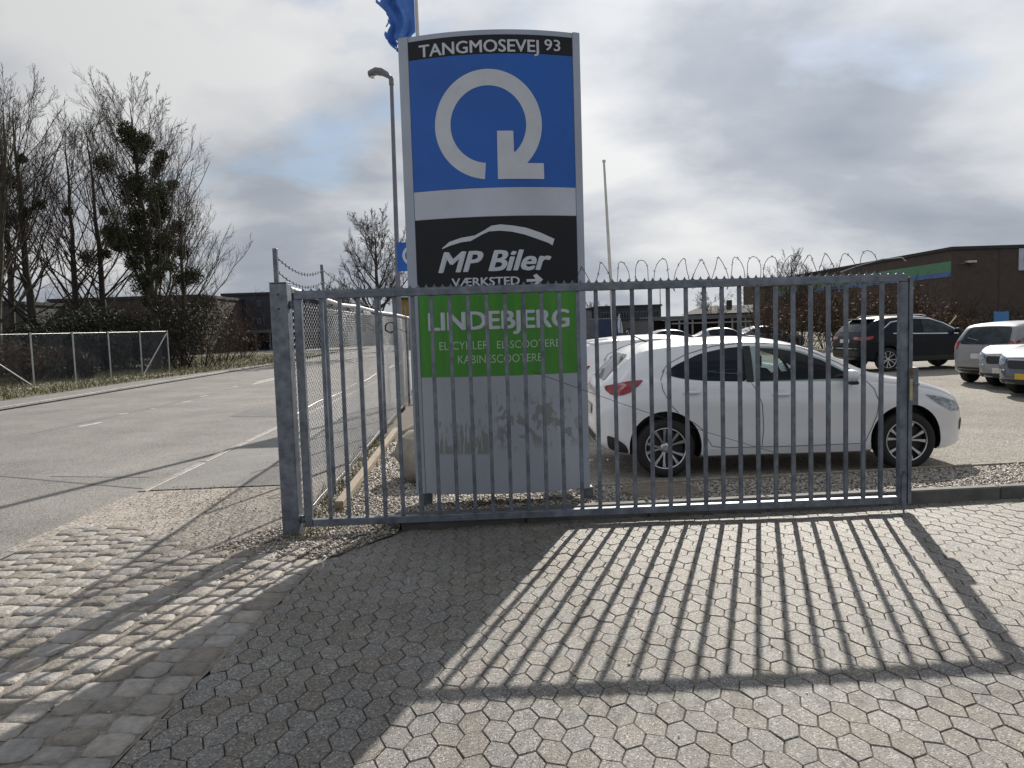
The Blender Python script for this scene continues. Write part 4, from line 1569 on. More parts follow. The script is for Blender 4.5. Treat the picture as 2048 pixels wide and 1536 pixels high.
def make_car(name, label, P, paint, loc, rotz, group=None):
    """local frame: +x forward (0 = rear bumper), y to the left, z up"""
    root = thing(name, label, 'car', loc, rotz, group)
    top, bot, plan, belt = pchip(P['top']), pchip(P['bot']), pchip(P['plan']), pchip(P['belt'])
    L = P['L']
    q = np.linspace(0, 1, P.get('n', 72))
    xs = L * (q - .085 * np.sin(2 * np.pi * q) * .9)
    xs[0], xs[-1] = 0, L

    def sec(x):
        zt, zb, w = top(x), bot(x), plan(x)
        zs = min(belt(x), zt - .07)
        gh = zt - zs
        cr = P.get('crown', .045) * min(1, gh / .3) + .018
        wr = max(w - P['tumble'] * gh - .02, .15)
        H = zs - zb
        pts = [(0, zb), (w * .55, zb), (w * .88, zb + .005), (w * .955, zb + .04), (w * .97, zb + .10), (w * .966, zb + H * .28), (w * .976, zb + H * .46), (w * .993, zb + H * .66), (w * 1.0, zb + H * .74),
               (w * .988, zb + H * .80), (w * .98, zb + H * .88), (w * .972, zs - .02), (w * .955, zs)]
        e0, e1 = w * .945, wr
        z1 = zt - cr - .02
        z1 = max(z1, zs + .004)
        for t in (.12, .3, .5, .7, .86):
            bulge = .018 * math.sin(math.pi * t) * min(1, gh / .3)
            pts.append((e0 + (e1 - e0) * t + bulge, zs + (z1 - zs) * t))
        pts += [(wr - .005, z1 + .003), (wr - .03, zt - cr * .82), (wr * .82, zt - cr * .55), (wr * .6, zt - cr * .28), (wr * .3, zt - cr * .07), (0, zt)]
        return pts
    V, F = [], []
    secs_ = []
    for x in xs:
        h = sec(float(x))
        full = [(float(x), y, z) for y, z in h] + [(float(x), -y, z) for y, z in h[-2:0:-1]]
        secs_.append(full)
        V += full
    n = len(secs_[0])
    for i in range(len(xs) - 1):
        for k in range(n):
            a0_, a1_ = i * n + k, i * n + (k + 1) % n
            F.append((a0_, a0_ + n, a1_ + n, a1_))
    F.append(tuple(range(n)))
    F.append(tuple((len(xs) - 1) * n + k for k in range(n - 1, -1, -1)))
    me = bpy.data.meshes.new('body')
    me.from_pydata(V, [], F)
    me.materials.append(paint)
    me.materials.append(blackplastic)
    bm = bmesh.new()
    bm.from_mesh(me)
    bmesh.ops.recalc_face_normals(bm, faces=bm.faces)
    bm.to_mesh(me)
    bm.free()
    body = link_mesh('body', me, None, root)
    # wheel housings
    R, W = P['R'], P['plan_max']
    cm = MB()
    for wx in P['wheels']:
        for s in (-1, 1):
            y0, y1 = sorted((s * (W - .26), s * (W + .2)))
            cm.lathe([(0, y0), (P['arch'], y0), (P['arch'], y1), (0, y1)], 40, 'Y', Matrix.Translation((wx, 0, R + P.get('archdz', .01))))
    cme = cm.mesh('cutter')
    bm = bmesh.new()
    bm.from_mesh(cme)
    bmesh.ops.remove_doubles(bm, verts=bm.verts, dist=1e-5)
    bmesh.ops.recalc_face_normals(bm, faces=bm.faces)
    bm.to_mesh(cme)
    bm.free()
    cme.materials.append(blackplastic)
    cut = link_mesh('cutter', cme, None, root)
    md = body.modifiers.new('arch', 'BOOLEAN')
    md.operation = 'DIFFERENCE'
    md.object = cut
    md.solver = 'EXACT'
    md.material_mode = 'TRANSFER'
    dg = bpy.context.evaluated_depsgraph_get()
    new = bpy.data.meshes.new_from_object(body.evaluated_get(dg))
    body.modifiers.clear()
    body.data = new
    bpy.data.objects.remove(cut)
    new.polygons.foreach_set('use_smooth', [True] * len(new.polygons))
    new.set_sharp_from_angle(angle=rad(38))
    new.name = 'body'
    bmb = bmesh.new()
    bmb.from_mesh(new)
    bvh = BVHTree.FromBMesh(bmb)
    bmb.free()

    if P.get('tunnel'):
        tm = MB()
        n_ = len(P['tunnel'])
        tm.add([(x_, -2, z_) for x_, z_ in P['tunnel']] + [(x_, 2, z_) for x_, z_ in P['tunnel']],
               [tuple(range(n_)), tuple(range(2 * n_ - 1, n_ - 1, -1))] + [(i, n_ + i, n_ + (i + 1) % n_, (i + 1) % n_) for i in range(n_)])
        tme = tm.mesh('cutter')
        bmt = bmesh.new()
        bmt.from_mesh(tme)
        bmesh.ops.recalc_face_normals(bmt, faces=bmt.faces)
        bmt.to_mesh(tme)
        bmt.free()
        tme.materials.append(seatmat)
        cut = link_mesh('cutter', tme, None, root)
        md = body.modifiers.new('cabin', 'BOOLEAN')
        md.operation = 'DIFFERENCE'
        md.object = cut
        md.solver = 'EXACT'
        md.material_mode = 'TRANSFER'
        dg = bpy.context.evaluated_depsgraph_get()
        new = bpy.data.meshes.new_from_object(body.evaluated_get(dg))
        body.modifiers.clear()
        body.data = new
        bpy.data.objects.remove(cut)
        new.polygons.foreach_set('use_smooth', [True] * len(new.polygons))
        new.set_sharp_from_angle(angle=rad(38))
        new.name = 'body'

    def decal(nm, poly, axis, mat, off=.005, side=1, cutw=.07, parent=None):
        bm_ = bmesh.new()
        vv = [bm_.verts.new((p[0], p[1], 0)) for p in poly]
        bm_.faces.new(vv)
        for ax in (0, 1):
            c = [p[ax] for p in poly]
            k = int((max(c) - min(c)) / cutw)
            for i in range(1, k + 1):
                pc = [0, 0, 0]
                pn = [0, 0, 0]
                pc[ax] = min(c) + (max(c) - min(c)) * i / (k + 1)
                pn[ax] = 1
                bmesh.ops.bisect_plane(bm_, geom=list(bm_.verts) + list(bm_.edges) + list(bm_.faces), plane_co=pc, plane_no=pn)
        for v in bm_.verts:
            a, b = v.co.x, v.co.y
            if axis == 'side':
                o_, d_ = Vector((a, 3 * side, b)), Vector((0, -side, 0))
            elif axis == 'rear':
                o_, d_ = Vector((-2, a, b)), Vector((1, 0, 0))
            elif axis == 'front':
                o_, d_ = Vector((L + 2, a, b)), Vector((-1, 0, 0))
            else:
                o_, d_ = Vector((a, b, 4)), Vector((0, 0, -1))
            hit, nrm, _, _ = bvh.ray_cast(o_, d_)
            if hit is None:
                hit, nrm, _, _ = bvh.find_nearest(o_ + d_ * 2.0)
            if nrm.dot(d_) > 0:
                nrm = -nrm
            v.co = hit + (nrm - d_).normalized() * off
        bm_.normal_update()
        me_ = bpy.data.meshes.new(nm)
        bm_.to_mesh(me_)
        bm_.free()
        me_.polygons.foreach_set('use_smooth', [True] * len(me_.polygons))
        return link_mesh(nm, me_, mat, parent or root)

    def seam(pts, axis, wd=.006, side=1, mat=blackplastic, nm='panel_gap'):
        poly = []
        P_ = [Vector(p) for p in pts]
        Lf, Rt = [], []
        for i, p in enumerate(P_):
            t = (P_[min(i + 1, len(P_) - 1)] - P_[max(i - 1, 0)]).normalized()
            nn = Vector((-t.y, t.x)) * wd / 2
            Lf.append(tuple(p + nn))
            Rt.append(tuple(p - nn))
        return decal(nm, Lf + Rt[::-1], axis, mat, .0045, side, .05)
    key = (P['R'], P['rim'], P.get('spokes', 5))
    if key not in WHEELS:
        WHEELS[key] = wheel_meshes(P['R'], P['rim'], .2, P.get('spokes', 5))
    ty, rm, dc = WHEELS[key]
    for wx in P['wheels']:
        for s in (-1, 1):
            wo = link_mesh('wheel', ty, None, root)
            wo.location = (wx, s * (W - .115), R)
            wo.rotation_euler = (0, random.uniform(0, 1), 0 if s < 0 else math.pi)
            link_mesh('rim', rm, None, wo)
            link_mesh('brake_cover', dc, None, wo)
    return root, decal, seam, bvh


# --- white hatchback parked behind the gate
HATCH = dict(L=3.99, plan_max=.848, R=.309, rim=.217, wheels=(.715, 3.24), arch=.378, archdz=.015, tumble=.34, n=88, spokes=5, crown=.05,
             top=[(0, .60), (.03, .88), (.09, .985), (.22, 1.14), (.42, 1.325), (.54, 1.385), (.8, 1.418), (1.15, 1.442), (1.55, 1.448), (1.95, 1.42), (2.32, 1.335), (2.65, 1.19), (2.88, 1.07), (3.02, 1.015), (3.3, .97), (3.6, .885), (3.82, .78), (3.93, .66), (3.99, .51)],
             bot=[(0, .36), (.2, .26), (.5, .21), (1.2, .19), (3.0, .19), (3.7, .2), (3.99, .26)],
             plan=[(0, .60), (.05, .71), (.15, .785), (.35, .832), (.8, .848), (2, .848), (3.15, .848), (3.48, .83), (3.73, .775), (3.88, .68), (3.96, .53), (3.99, .40)],
             belt=[(0, .70), (.15, .93), (.6, 1.03), (1.2, 1.005), (2.2, .965), (2.9, .93), (3.3, .88), (3.72, .77), (3.99, .5)])
HATCH['tunnel'] = [(1.70, 1.33), (1.92, 1.315), (2.14, 1.272), (2.38, 1.182), (2.60, 1.05), (2.70, .985), (1.70, .985)]


def hatch_parts(root, decal, seam, sides=(-1, 1), mirror=True, clear=False):
    for s in sides:
        # side glass: dark rear door glass, clear front door glass, pillar between
        g1 = round_poly([(.72, 1.10), (.83, 1.175), (1.1, 1.285), (1.35, 1.332), (1.57, 1.348), (1.57, .985), (1.15, 1.005), (.90, 1.035), (.79, 1.063)], .05)
        decal('side_window', g1, 'side', carglass, .004, s, .06)
        g2 = round_poly([(1.64, 1.35), (1.90, 1.336), (2.15, 1.29), (2.40, 1.195), (2.63, 1.055), (2.75, .98), (2.71, .96), (1.64, .98)], .04)
        decal('side_window', g2, 'side', clear_glass if clear else carglass_light, .004, s, .06)
        decal('window_surround', round_poly([(1.565, 1.35), (1.645, 1.352), (1.645, .978), (1.565, .982)], .005), 'side', blackplastic, .007, s, .1)
        seam([(.69, 1.105), (.76, 1.19), (.95, 1.28), (1.25, 1.36), (1.6, 1.385), (1.95, 1.37), (2.2, 1.315), (2.55, 1.15), (2.8, .99)], 'side', .006, s)
        seam([(.72, 1.13), (.675, 1.035), (.69, .93), (.76, .78), (.86, .67), (1.0, .58), (1.10, .50)], 'side', .006, s)
        seam([(1.10, .50), (1.14, .42), (1.20, .32), (1.3, .30), (2.0, .295), (2.75, .30)], 'side', .006, s)
        seam([(1.61, .98), (1.66, .9), (1.72, .75), (1.74, .5), (1.72, .295)], 'side', .006, s)
        seam([(2.82, .95), (2.89, .87), (2.93, .75), (2.92, .6), (2.86, .44), (2.80, .31)], 'side', .006, s)
        for hx, hz in ((.90, .895), (1.83, .845)):
            m = MB()
            m.tube([(hx, s * .825, hz), (hx + .02, s * .862, hz), (hx + .16, s * .864, hz - .003), (hx + .18, s * .83, hz - .003)], [.012, .016, .016, .012], 8)
            m.build('door_handle', white_paint, root, smooth=True)
            decal('handle_recess_shade', round_poly([(hx + .03, hz + .045), (hx + .14, hz + .045), (hx + .15, hz - .035), (hx + .02, hz - .035)], .03), 'side', handle_shade, .003, s, .05)  # flat patch on the door, painted darker as shade behind the handle
        decal('sill_trim', [(1.1, .29), (2.8, .29), (2.8, .225), (1.1, .225)], 'side', white_paint, .012, s, .2)
        decal('tail_lamp', round_poly([(.10, .975), (.2, 1.0), (.36, 1.03), (.50, 1.035), (.45, .985), (.36, .91), (.25, .875), (.16, .885), (.11, .93)], .03), 'side', redlens, .008, s, .02)
        decal('head_lamp', round_poly([(3.42, .80), (3.62, .76), (3.80, .70), (3.89, .63), (3.84, .60), (3.72, .615), (3.57, .69)], .03), 'side', clearlens, .006, s, .03)
        decal('fog_lamp_bezel', round_poly([(3.86, .50), (3.91, .54), (3.915, .42), (3.87, .38)], .02), 'side', blackplastic, .006, s, .04)
        if mirror:
            m = MB()
            m.lathe([(0, -.05), (.055, -.045), (.085, -.01), (.08, .04), (.05, .055), (0, .058)], 14, 'Z', Matrix.Translation((2.60, s * .955, 1.02)) @ Matrix.Diagonal((.8, 1.25, 1.15, 1)))
            mi = m.build('mirror', white_paint, root, smooth=True, angle=60)
            m = MB(); m.tube([(2.64, s * .80, .97), (2.62, s * .90, .965), (2.61, s * .95, .975)], [.03, .026, .03], 8)
            m.box(2.56, 2.65, s * .955 - .07, s * .955 + .07, .935, .972, .012)
            m.build('mirror_base', blackplastic, mi, smooth=True)
            decal('mirror_corner', [(2.60, .985), (2.76, .985), (2.65, 1.05)], 'side', blackplastic, .008, s, .1)
    for s in sides:
        decal('bumper_trim', round_poly([(.11, .46), (.2, .43), (.30, .355), (.335, .27), (.2, .29), (.12, .33)], .03), 'side', blackplastic, .012, s, .03)
    # rear
    decal('rear_window', round_poly([(-.50, 1.02), (.50, 1.02), (.44, 1.29), (-.44, 1.29)], .06), 'rear', carglass_light, .005, 1, .07)
    decal('number_plate', [(-.26, .74), (.26, .74), (.26, .63), (-.26, .63)], 'rear', platewhite, .012, 1, .2)
    decal('lower_valance', round_poly([(-.62, .46), (.62, .46), (.55, .30), (-.55, .30)], .04), 'rear', blackplastic, .008, 1, .1)
    m = MB()
    m.box(.30, .58, -.54, .54, 1.335, 1.362, .01, Matrix.Rotation(rad(-6), 4, 'Y') @ Matrix.Translation((-.14, 0, .055)))
    m.build('roof_spoiler', white_paint, root, smooth=True, angle=50)
    decal('windscreen', round_poly([(2.22, -.5), (2.84, -.6), (2.84, .6), (2.22, .5)], .08), 'top', carglass_light, .005, 1, .07)
    decal('grille', round_poly([(-.45, .58), (.45, .58), (.36, .36), (-.36, .36)], .06), 'front', blackplastic, .006, 1, .07)
    m = MB(); m.tube([(.72, .18, 1.40), (.56, .18, 1.48), (.44, .18, 1.52)], [.012, .006, .004], 6); m.build('aerial', blackplastic, root)


hub = AY(1329, 898, 7.75)
root, decal, seam, bvh = make_car('hatchback_car', 'white five-door hatchback parked side-on behind the gate', HATCH, white_paint, (hub[0] - .715 + .02, 7.75 + .848, -.05), 0.0)
hatch_parts(root, decal, seam, clear=True)
for sy_ in (-.34, .34):                    # front seats seen through the door glass
    m = MB(); m.box(1.72, 1.92, sy_ - .22, sy_ + .22, .955, 1.10, .04); m.box(1.74, 1.86, sy_ - .12, sy_ + .12, 1.08, 1.27, .045); m.build('seat', seatmat, root, smooth=True, angle=60)
m = MB(); m.lathe([(.17 + .016 * math.cos(a_), .016 * math.sin(a_)) for a_ in np.linspace(0, 2 * math.pi, 9)], 28, 'Z', Matrix.Translation((2.36, .34, 1.04)) @ Matrix.Rotation(rad(65), 4, 'Y')); m.build('steering_wheel', blackplastic, root, smooth=True)
m = MB(); m.tube([(2.28, 0, 1.235), (2.26, 0, 1.19)], .008, 6); m.box(2.245, 2.275, -.11, .11, 1.14, 1.20, .012); m.build('rear_view_mirror', blackplastic, root)

root, decal, seam, bvh = make_car('hatchback_car', 'second white hatchback mostly hidden between the pylon and the nearer white car', dict(HATCH, n=60, tunnel=None), white_paint, (.62, 11.6, -.05), rad(2))
hatch_parts(root, decal, seam, (-1,))

# --- dark crossover
SUV = dict(L=4.38, plan_max=.90, R=.345, rim=.24, wheels=(.86, 3.50), arch=.40, archdz=.015, tumble=.36, n=64, spokes=5, crown=.05,
           top=[(0, .70), (.04, .98), (.12, 1.10), (.30, 1.32), (.46, 1.48), (.60, 1.545), (1.0, 1.60), (1.6, 1.615), (2.1, 1.59), (2.5, 1.50), (2.9, 1.30), (3.2, 1.135), (3.35, 1.08), (3.8, 1.01), (4.15, .93), (4.3, .8), (4.38, .6)],
           bot=[(0, .42), (.3, .32), (.8, .26), (3.6, .26), (4.38, .36)],
           plan=[(0, .66), (.06, .77), (.2, .85), (.5, .89), (1.0, .90), (3.4, .90), (3.8, .87), (4.1, .78), (4.3, .62), (4.38, .48)],
           belt=[(0, .85), (.2, 1.08), (.8, 1.12), (2, 1.07), (3.2, 1.02), (3.6, .98), (4.1, .88), (4.38, .6)])
sx, sy = G(1738, 748, -.05)
root, decal, seam, bvh = make_car('suv_car', 'dark blue-black crossover parked across the back of the car park', SUV, dark_paint, (9.95, 22.4, -.05), rad(5))
for s in (-1,):
    decal('side_window', round_poly([(.72, 1.22), (1.0, 1.40), (1.75, 1.50), (1.86, 1.50), (1.86, 1.10), (1.0, 1.13)], .06), 'side', carglass, .005, s, .07)
    decal('side_window', round_poly([(1.93, 1.50), (2.15, 1.475), (2.5, 1.375), (2.95, 1.13), (2.9, 1.075), (1.93, 1.10)], .05), 'side', carglass_light, .005, s, .07)
    seam([(.66, 1.20), (.98, 1.425), (1.7, 1.525), (2.2, 1.5), (2.6, 1.36), (3.05, 1.1)], 'side', .03, s, chrome, 'chrome_line')
    seam([(1.0, 1.10), (2.0, 1.07), (3.0, 1.05)], 'side', .025, s, chrome, 'chrome_line')
    seam([(1.9, 1.05), (1.93, .8), (1.9, .45)], 'side', .01, s)
    decal('sill_trim', [(1.3, .44), (3.05, .44), (3.05, .30), (1.3, .30)], 'side', blackplastic, .012, s, .2)
    decal('tail_lamp', round_poly([(.01, 1.0), (.42, 1.05), (.38, .96), (.08, .9)], .03), 'side', redlens, .006, s, .05)
    m = MB(); m.lathe([(0, -.06), (.07, -.05), (.1, 0), (.07, .06), (0, .07)], 12, 'Z', Matrix.Translation((2.88, s * 1.0, 1.14))); m.build('mirror', dark_paint, root, smooth=True)
decal('rear_window', round_poly([(-.58, 1.15), (.58, 1.15), (.50, 1.43), (-.50, 1.43)], .08), 'rear', carglass_light, .006, 1, .07)
decal('number_plate', [(-.26, .95), (.26, .95), (.26, .84), (-.26, .84)], 'rear', platewhite, .012, 1, .2)
for s in (-1, 1):
    decal('tail_lamp', round_poly([(s * .42, 1.02), (s * .80, 1.02), (s * .80, .92), (s * .46, .95)], .02), 'rear', redlens, .008, 1, .05)
decal('lower_valance', round_poly([(-.74, .62), (.74, .62), (.66, .40), (-.66, .40)], .04), 'rear', blackplastic, .008, 1, .1)
seam([(-.7, .68), (.7, .68)], 'rear', .03, 1, chrome, 'chrome_line')
m = MB()
m.lathe([(.032, 0), (.045, .004), (.045, .01), (.032, .014)], 16, 'Z', Matrix.Translation((.0, 0, 1.02)) @ Matrix.Rotation(rad(90), 4, 'Y'))
m.build('badge', chrome, root)
m = MB(); m.box(.34, .66, -.58, .58, 1.50, 1.54, .012); m.build('roof_spoiler', dark_paint, root)
for s in (-1, 1):
    m = MB(); m.tube([(.75, s * .60, 1.57), (.85, s * .60, 1.615), (2.0, s * .60, 1.62), (2.15, s * .60, 1.58)], .016, 8); m.build('roof_rail', chrome, root, smooth=True)

# --- silver small hatch seen from behind
SMALL = dict(L=3.78, plan_max=.83, R=.29, rim=.2, wheels=(.62, 3.0), arch=.34, archdz=.015, tumble=.3, n=60, spokes=5, crown=.05,
             top=[(0, .62), (.04, .92), (.12, 1.05), (.26, 1.28), (.38, 1.42), (.5, 1.465), (.9, 1.50), (1.5, 1.51), (2.0, 1.46), (2.4, 1.30), (2.75, 1.08), (2.95, .99), (3.3, .92), (3.6, .80), (3.72, .66), (3.78, .5)],
             bot=[(0, .36), (.2, .26), (.6, .2), (3.0, .2), (3.78, .28)],
             plan=[(0, .64), (.05, .73), (.15, .785), (.4, .82), (.8, .83), (3.0, .83), (3.3, .80), (3.6, .68), (3.78, .42)],
             belt=[(0, .8), (.15, .98), (.6, 1.0), (2, .96), (2.8, .92), (3.3, .84), (3.78, .5)])
root, decal, seam, bvh = make_car('small_hatchback_car', 'silver small hatchback showing its rear window at right edge', SMALL, silver_paint, (10.5, 16.75, -.05), rad(22))
root.scale = (.94, .94, .94)
for s in (-1,):
    decal('side_window', round_poly([(.55, 1.14), (.8, 1.34), (1.25, 1.40), (1.32, 1.40), (1.32, 1.02), (.7, 1.06)], .06), 'side', carglass, .005, s, .07)
    decal('side_window', round_poly([(1.4, 1.40), (1.7, 1.385), (2.1, 1.25), (2.5, 1.02), (2.45, .97), (1.4, 1.01)], .05), 'side', carglass, .005, s, .07)
    decal('tail_lamp', round_poly([(.0, 1.0), (.22, 1.08), (.3, .98), (.22, .82), (.05, .80)], .03), 'side', redlens, .006, s, .05)
decal('rear_window', round_poly([(-.62, .97), (.62, .97), (.52, 1.38), (-.52, 1.38)], .1), 'rear', carglass_light, .006, 1, .06)
for s in (-1, 1):
    decal('tail_lamp', round_poly([(s * .60, 1.08), (s * .745, 1.0), (s * .745, .84), (s * .63, .84)], .03), 'rear', redlens, .008, 1, .05)
decal('number_plate', [(-.26, .75), (.26, .75), (.26, .63), (-.26, .63)], 'rear', platewhite, .012, 1, .2)
decal('lower_valance', round_poly([(-.6, .42), (.6, .42), (.55, .29), (-.55, .29)], .04), 'rear', blackplastic, .008, 1, .1)
m = MB(); m.tube([(.02, .0, .98), (.02, .1, 1.06), (.08, .4, 1.12)], .012, 6); m.build('rear_wiper', blackplastic, root)

# --- two cars facing left at the right edge
SEDAN = dict(L=4.55, plan_max=.88, R=.32, rim=.22, wheels=(.98, 3.62), arch=.37, archdz=.015, tumble=.4, n=60, spokes=5, crown=.05,
             top=[(0, .65), (.05, .93), (.2, 1.0), (.7, 1.06), (1.1, 1.28), (1.5, 1.42), (2.1, 1.45), (2.6, 1.36), (3.05, 1.12), (3.3, 1.0), (3.8, .93), (4.2, .85), (4.42, .74), (4.55, .5)],
             bot=[(0, .36), (.3, .26), (.8, .2), (3.8, .2), (4.55, .26)],
             plan=[(0, .62), (.1, .76), (.4, .85), (.9, .88), (3.6, .88), (4.0, .84), (4.3, .74), (4.48, .58), (4.55, .45)],
             belt=[(0, .8), (.4, .95), (1, .98), (2.5, .95), (3.3, .9), (3.9, .84), (4.3, .74), (4.55, .5)])


def front_parts(root, decal, seam, plate, trim):
    decal('grille', round_poly([(-.48, .70), (.48, .70), (.42, .54), (-.42, .54)], .05), 'front', blackplastic, .006, 1, .06)
    decal('number_plate', [(-.26, .46), (.26, .46), (.26, .35), (-.26, .35)], 'front', plate, .02, 1, .2)
    decal('lower_intake', round_poly([(-.62, .34), (.62, .34), (.55, .26), (-.55, .26)], .03), 'front', blackplastic, .008, 1, .08)
    for s in (-1, 1):
        decal('head_lamp', round_poly([(s * .5, .73), (s * .68, .80), (s * .74, .72), (s * .66, .60), (s * .5, .62)], .04), 'front', clearlens, .008, 1, .05)
        seam([(s * .48, .52), (s * .7, .5)], 'front', .03, 1, chrome, 'chrome_line')
    seam([(-.48, .705), (.48, .705)], 'front', .025, 1, chrome, 'chrome_line')
    decal('windscreen', round_poly([(2.58, -.48), (3.22, -.62), (3.22, .62), (2.58, .48)], .08), 'top', carglass, .006, 1, .07)
    for s in (-1, 1):
        decal('side_window', round_poly([(1.25, 1.30), (1.6, 1.37), (2.1, 1.385), (2.6, 1.28), (3.0, 1.03), (2.9, .98), (1.3, 1.03)], .06), 'side', carglass, .005, s, .07)
        m = MB(); m.lathe([(0, -.05), (.06, -.045), (.09, 0), (.06, .05), (0, .06)], 12, 'Z', Matrix.Translation((2.95, s * .97, 1.03))); m.build('mirror', trim, root, smooth=True)


def place_front(px, py, ang):
    """put the car so that its nose's near corner stands at the ground pixel"""
    gx_, gy_ = G(px, py, -.05)
    d = Vector((math.cos(ang), math.sin(ang)))
    nose = Vector((gx_, gy_)) - Vector((-d.y, d.x)) * .55
    return (nose.x - d.x * 4.5, nose.y - d.y * 4.5, -.05)


ANG = rad(180 + 24)
root, decal, seam, bvh = make_car('saloon_car', 'silver saloon nose with white plate beside the small silver hatchback', SEDAN, silver_paint, (14.35, 17.3, -.05), ANG)
front_parts(root, decal, seam, platewhite, silver_paint)
root, decal, seam, bvh = make_car('saloon_car', 'graphite car nose with yellow plate at far right edge', SEDAN, graphite_paint, (13.75, 15.7, -.05), ANG)
front_parts(root, decal, seam, plateyellow, graphite_paint)

# ================================================================== TREES AND SHRUBS
def polyline_at(P, t):
    """P (K,m,3), t (K,n) -> points, tangents"""
    K, m_, _ = P.shape
    f = np.clip(t, 0, .9999) * (m_ - 1)
    i = f.astype(int)
    w = (f - i)[..., None]
    k = np.arange(K)[:, None]
    a, b = P[k, i], P[k, i + 1]
    T = b - a
    T = T / (np.linalg.norm(T, axis=-1, keepdims=True) + 1e-9)
    return a * (1 - w) + b * w, T


def sprout(P, Rr, Ln, n, t0, t1, ang, lf, rr, m_, up, g, rmin, wob=.04, bias=None):
    K = P.shape[0]
    t = t0 + (t1 - t0) * (np.arange(n)[None, :] + g.random((K, n))) / n
    B, T = polyline_at(P, t)
    fi = np.clip((t * (P.shape[1] - 1)).astype(int), 0, P.shape[1] - 1)
    rp = Rr[np.arange(K)[:, None], fi]
    rv = g.normal(size=(K, n, 3))
    if bias is not None:
        rv = rv + bias
    perp = rv - (rv * T).sum(-1, keepdims=True) * T
    perp /= np.linalg.norm(perp, axis=-1, keepdims=True) + 1e-9
    a = g.normal(ang[0], ang[1], (K, n, 1))
    D = T * np.cos(a) + perp * np.sin(a)
    L = lf(t, g) * Ln[:, None]
    s = np.linspace(0, 1, m_)
    pts = B[:, :, None, :] + D[:, :, None, :] * (L[:, :, None] * s)[..., None]
    pts[..., 2] += (up * L)[:, :, None] * s ** 2
    w = g.normal(size=(K, n, m_, 3)) * (L[:, :, None, None] * wob) * s[None, None, :, None]
    pts += w
    r0 = np.maximum(rp * rr, rmin)
    rad_ = r0[:, :, None] * (1 - .75 * s)[None, None, :]
    rad_ = np.maximum(rad_, rmin * .7)
    return pts.reshape(-1, m_, 3), rad_.reshape(-1, m_), L.reshape(-1)


def merge(parts, n):
    Vs, Fs, off = [], [], 0
    for P, R_ in parts:
        V, Fq = tubes_np(P, R_, n)
        Vs.append(V)
        Fs.append(Fq + off)
        off += len(V)
    return np.concatenate(Vs), np.concatenate(Fs)


def leaf_cloud(c, r, n, size, g, hollow=.3):
    d = g.normal(size=(n, 3))
    d /= np.linalg.norm(d, axis=1, keepdims=True)
    d *= (hollow + (1 - hollow) * g.random((n, 1)) ** .6)
    p = np.array(c) + d * np.array(r)
    u = g.normal(size=(n, 3)); u /= np.linalg.norm(u, axis=1, keepdims=True)
    v = np.cross(u, g.normal(size=(n, 3))); v /= np.linalg.norm(v, axis=1, keepdims=True)
    sz = size * g.uniform(.6, 1.4, (n, 1))
    V = np.stack([p - u * sz, p + v * sz * .38, p + u * sz, p - v * sz * .38], 1).reshape(-1, 3)
    return V, np.arange(n * 4).reshape(-1, 4)


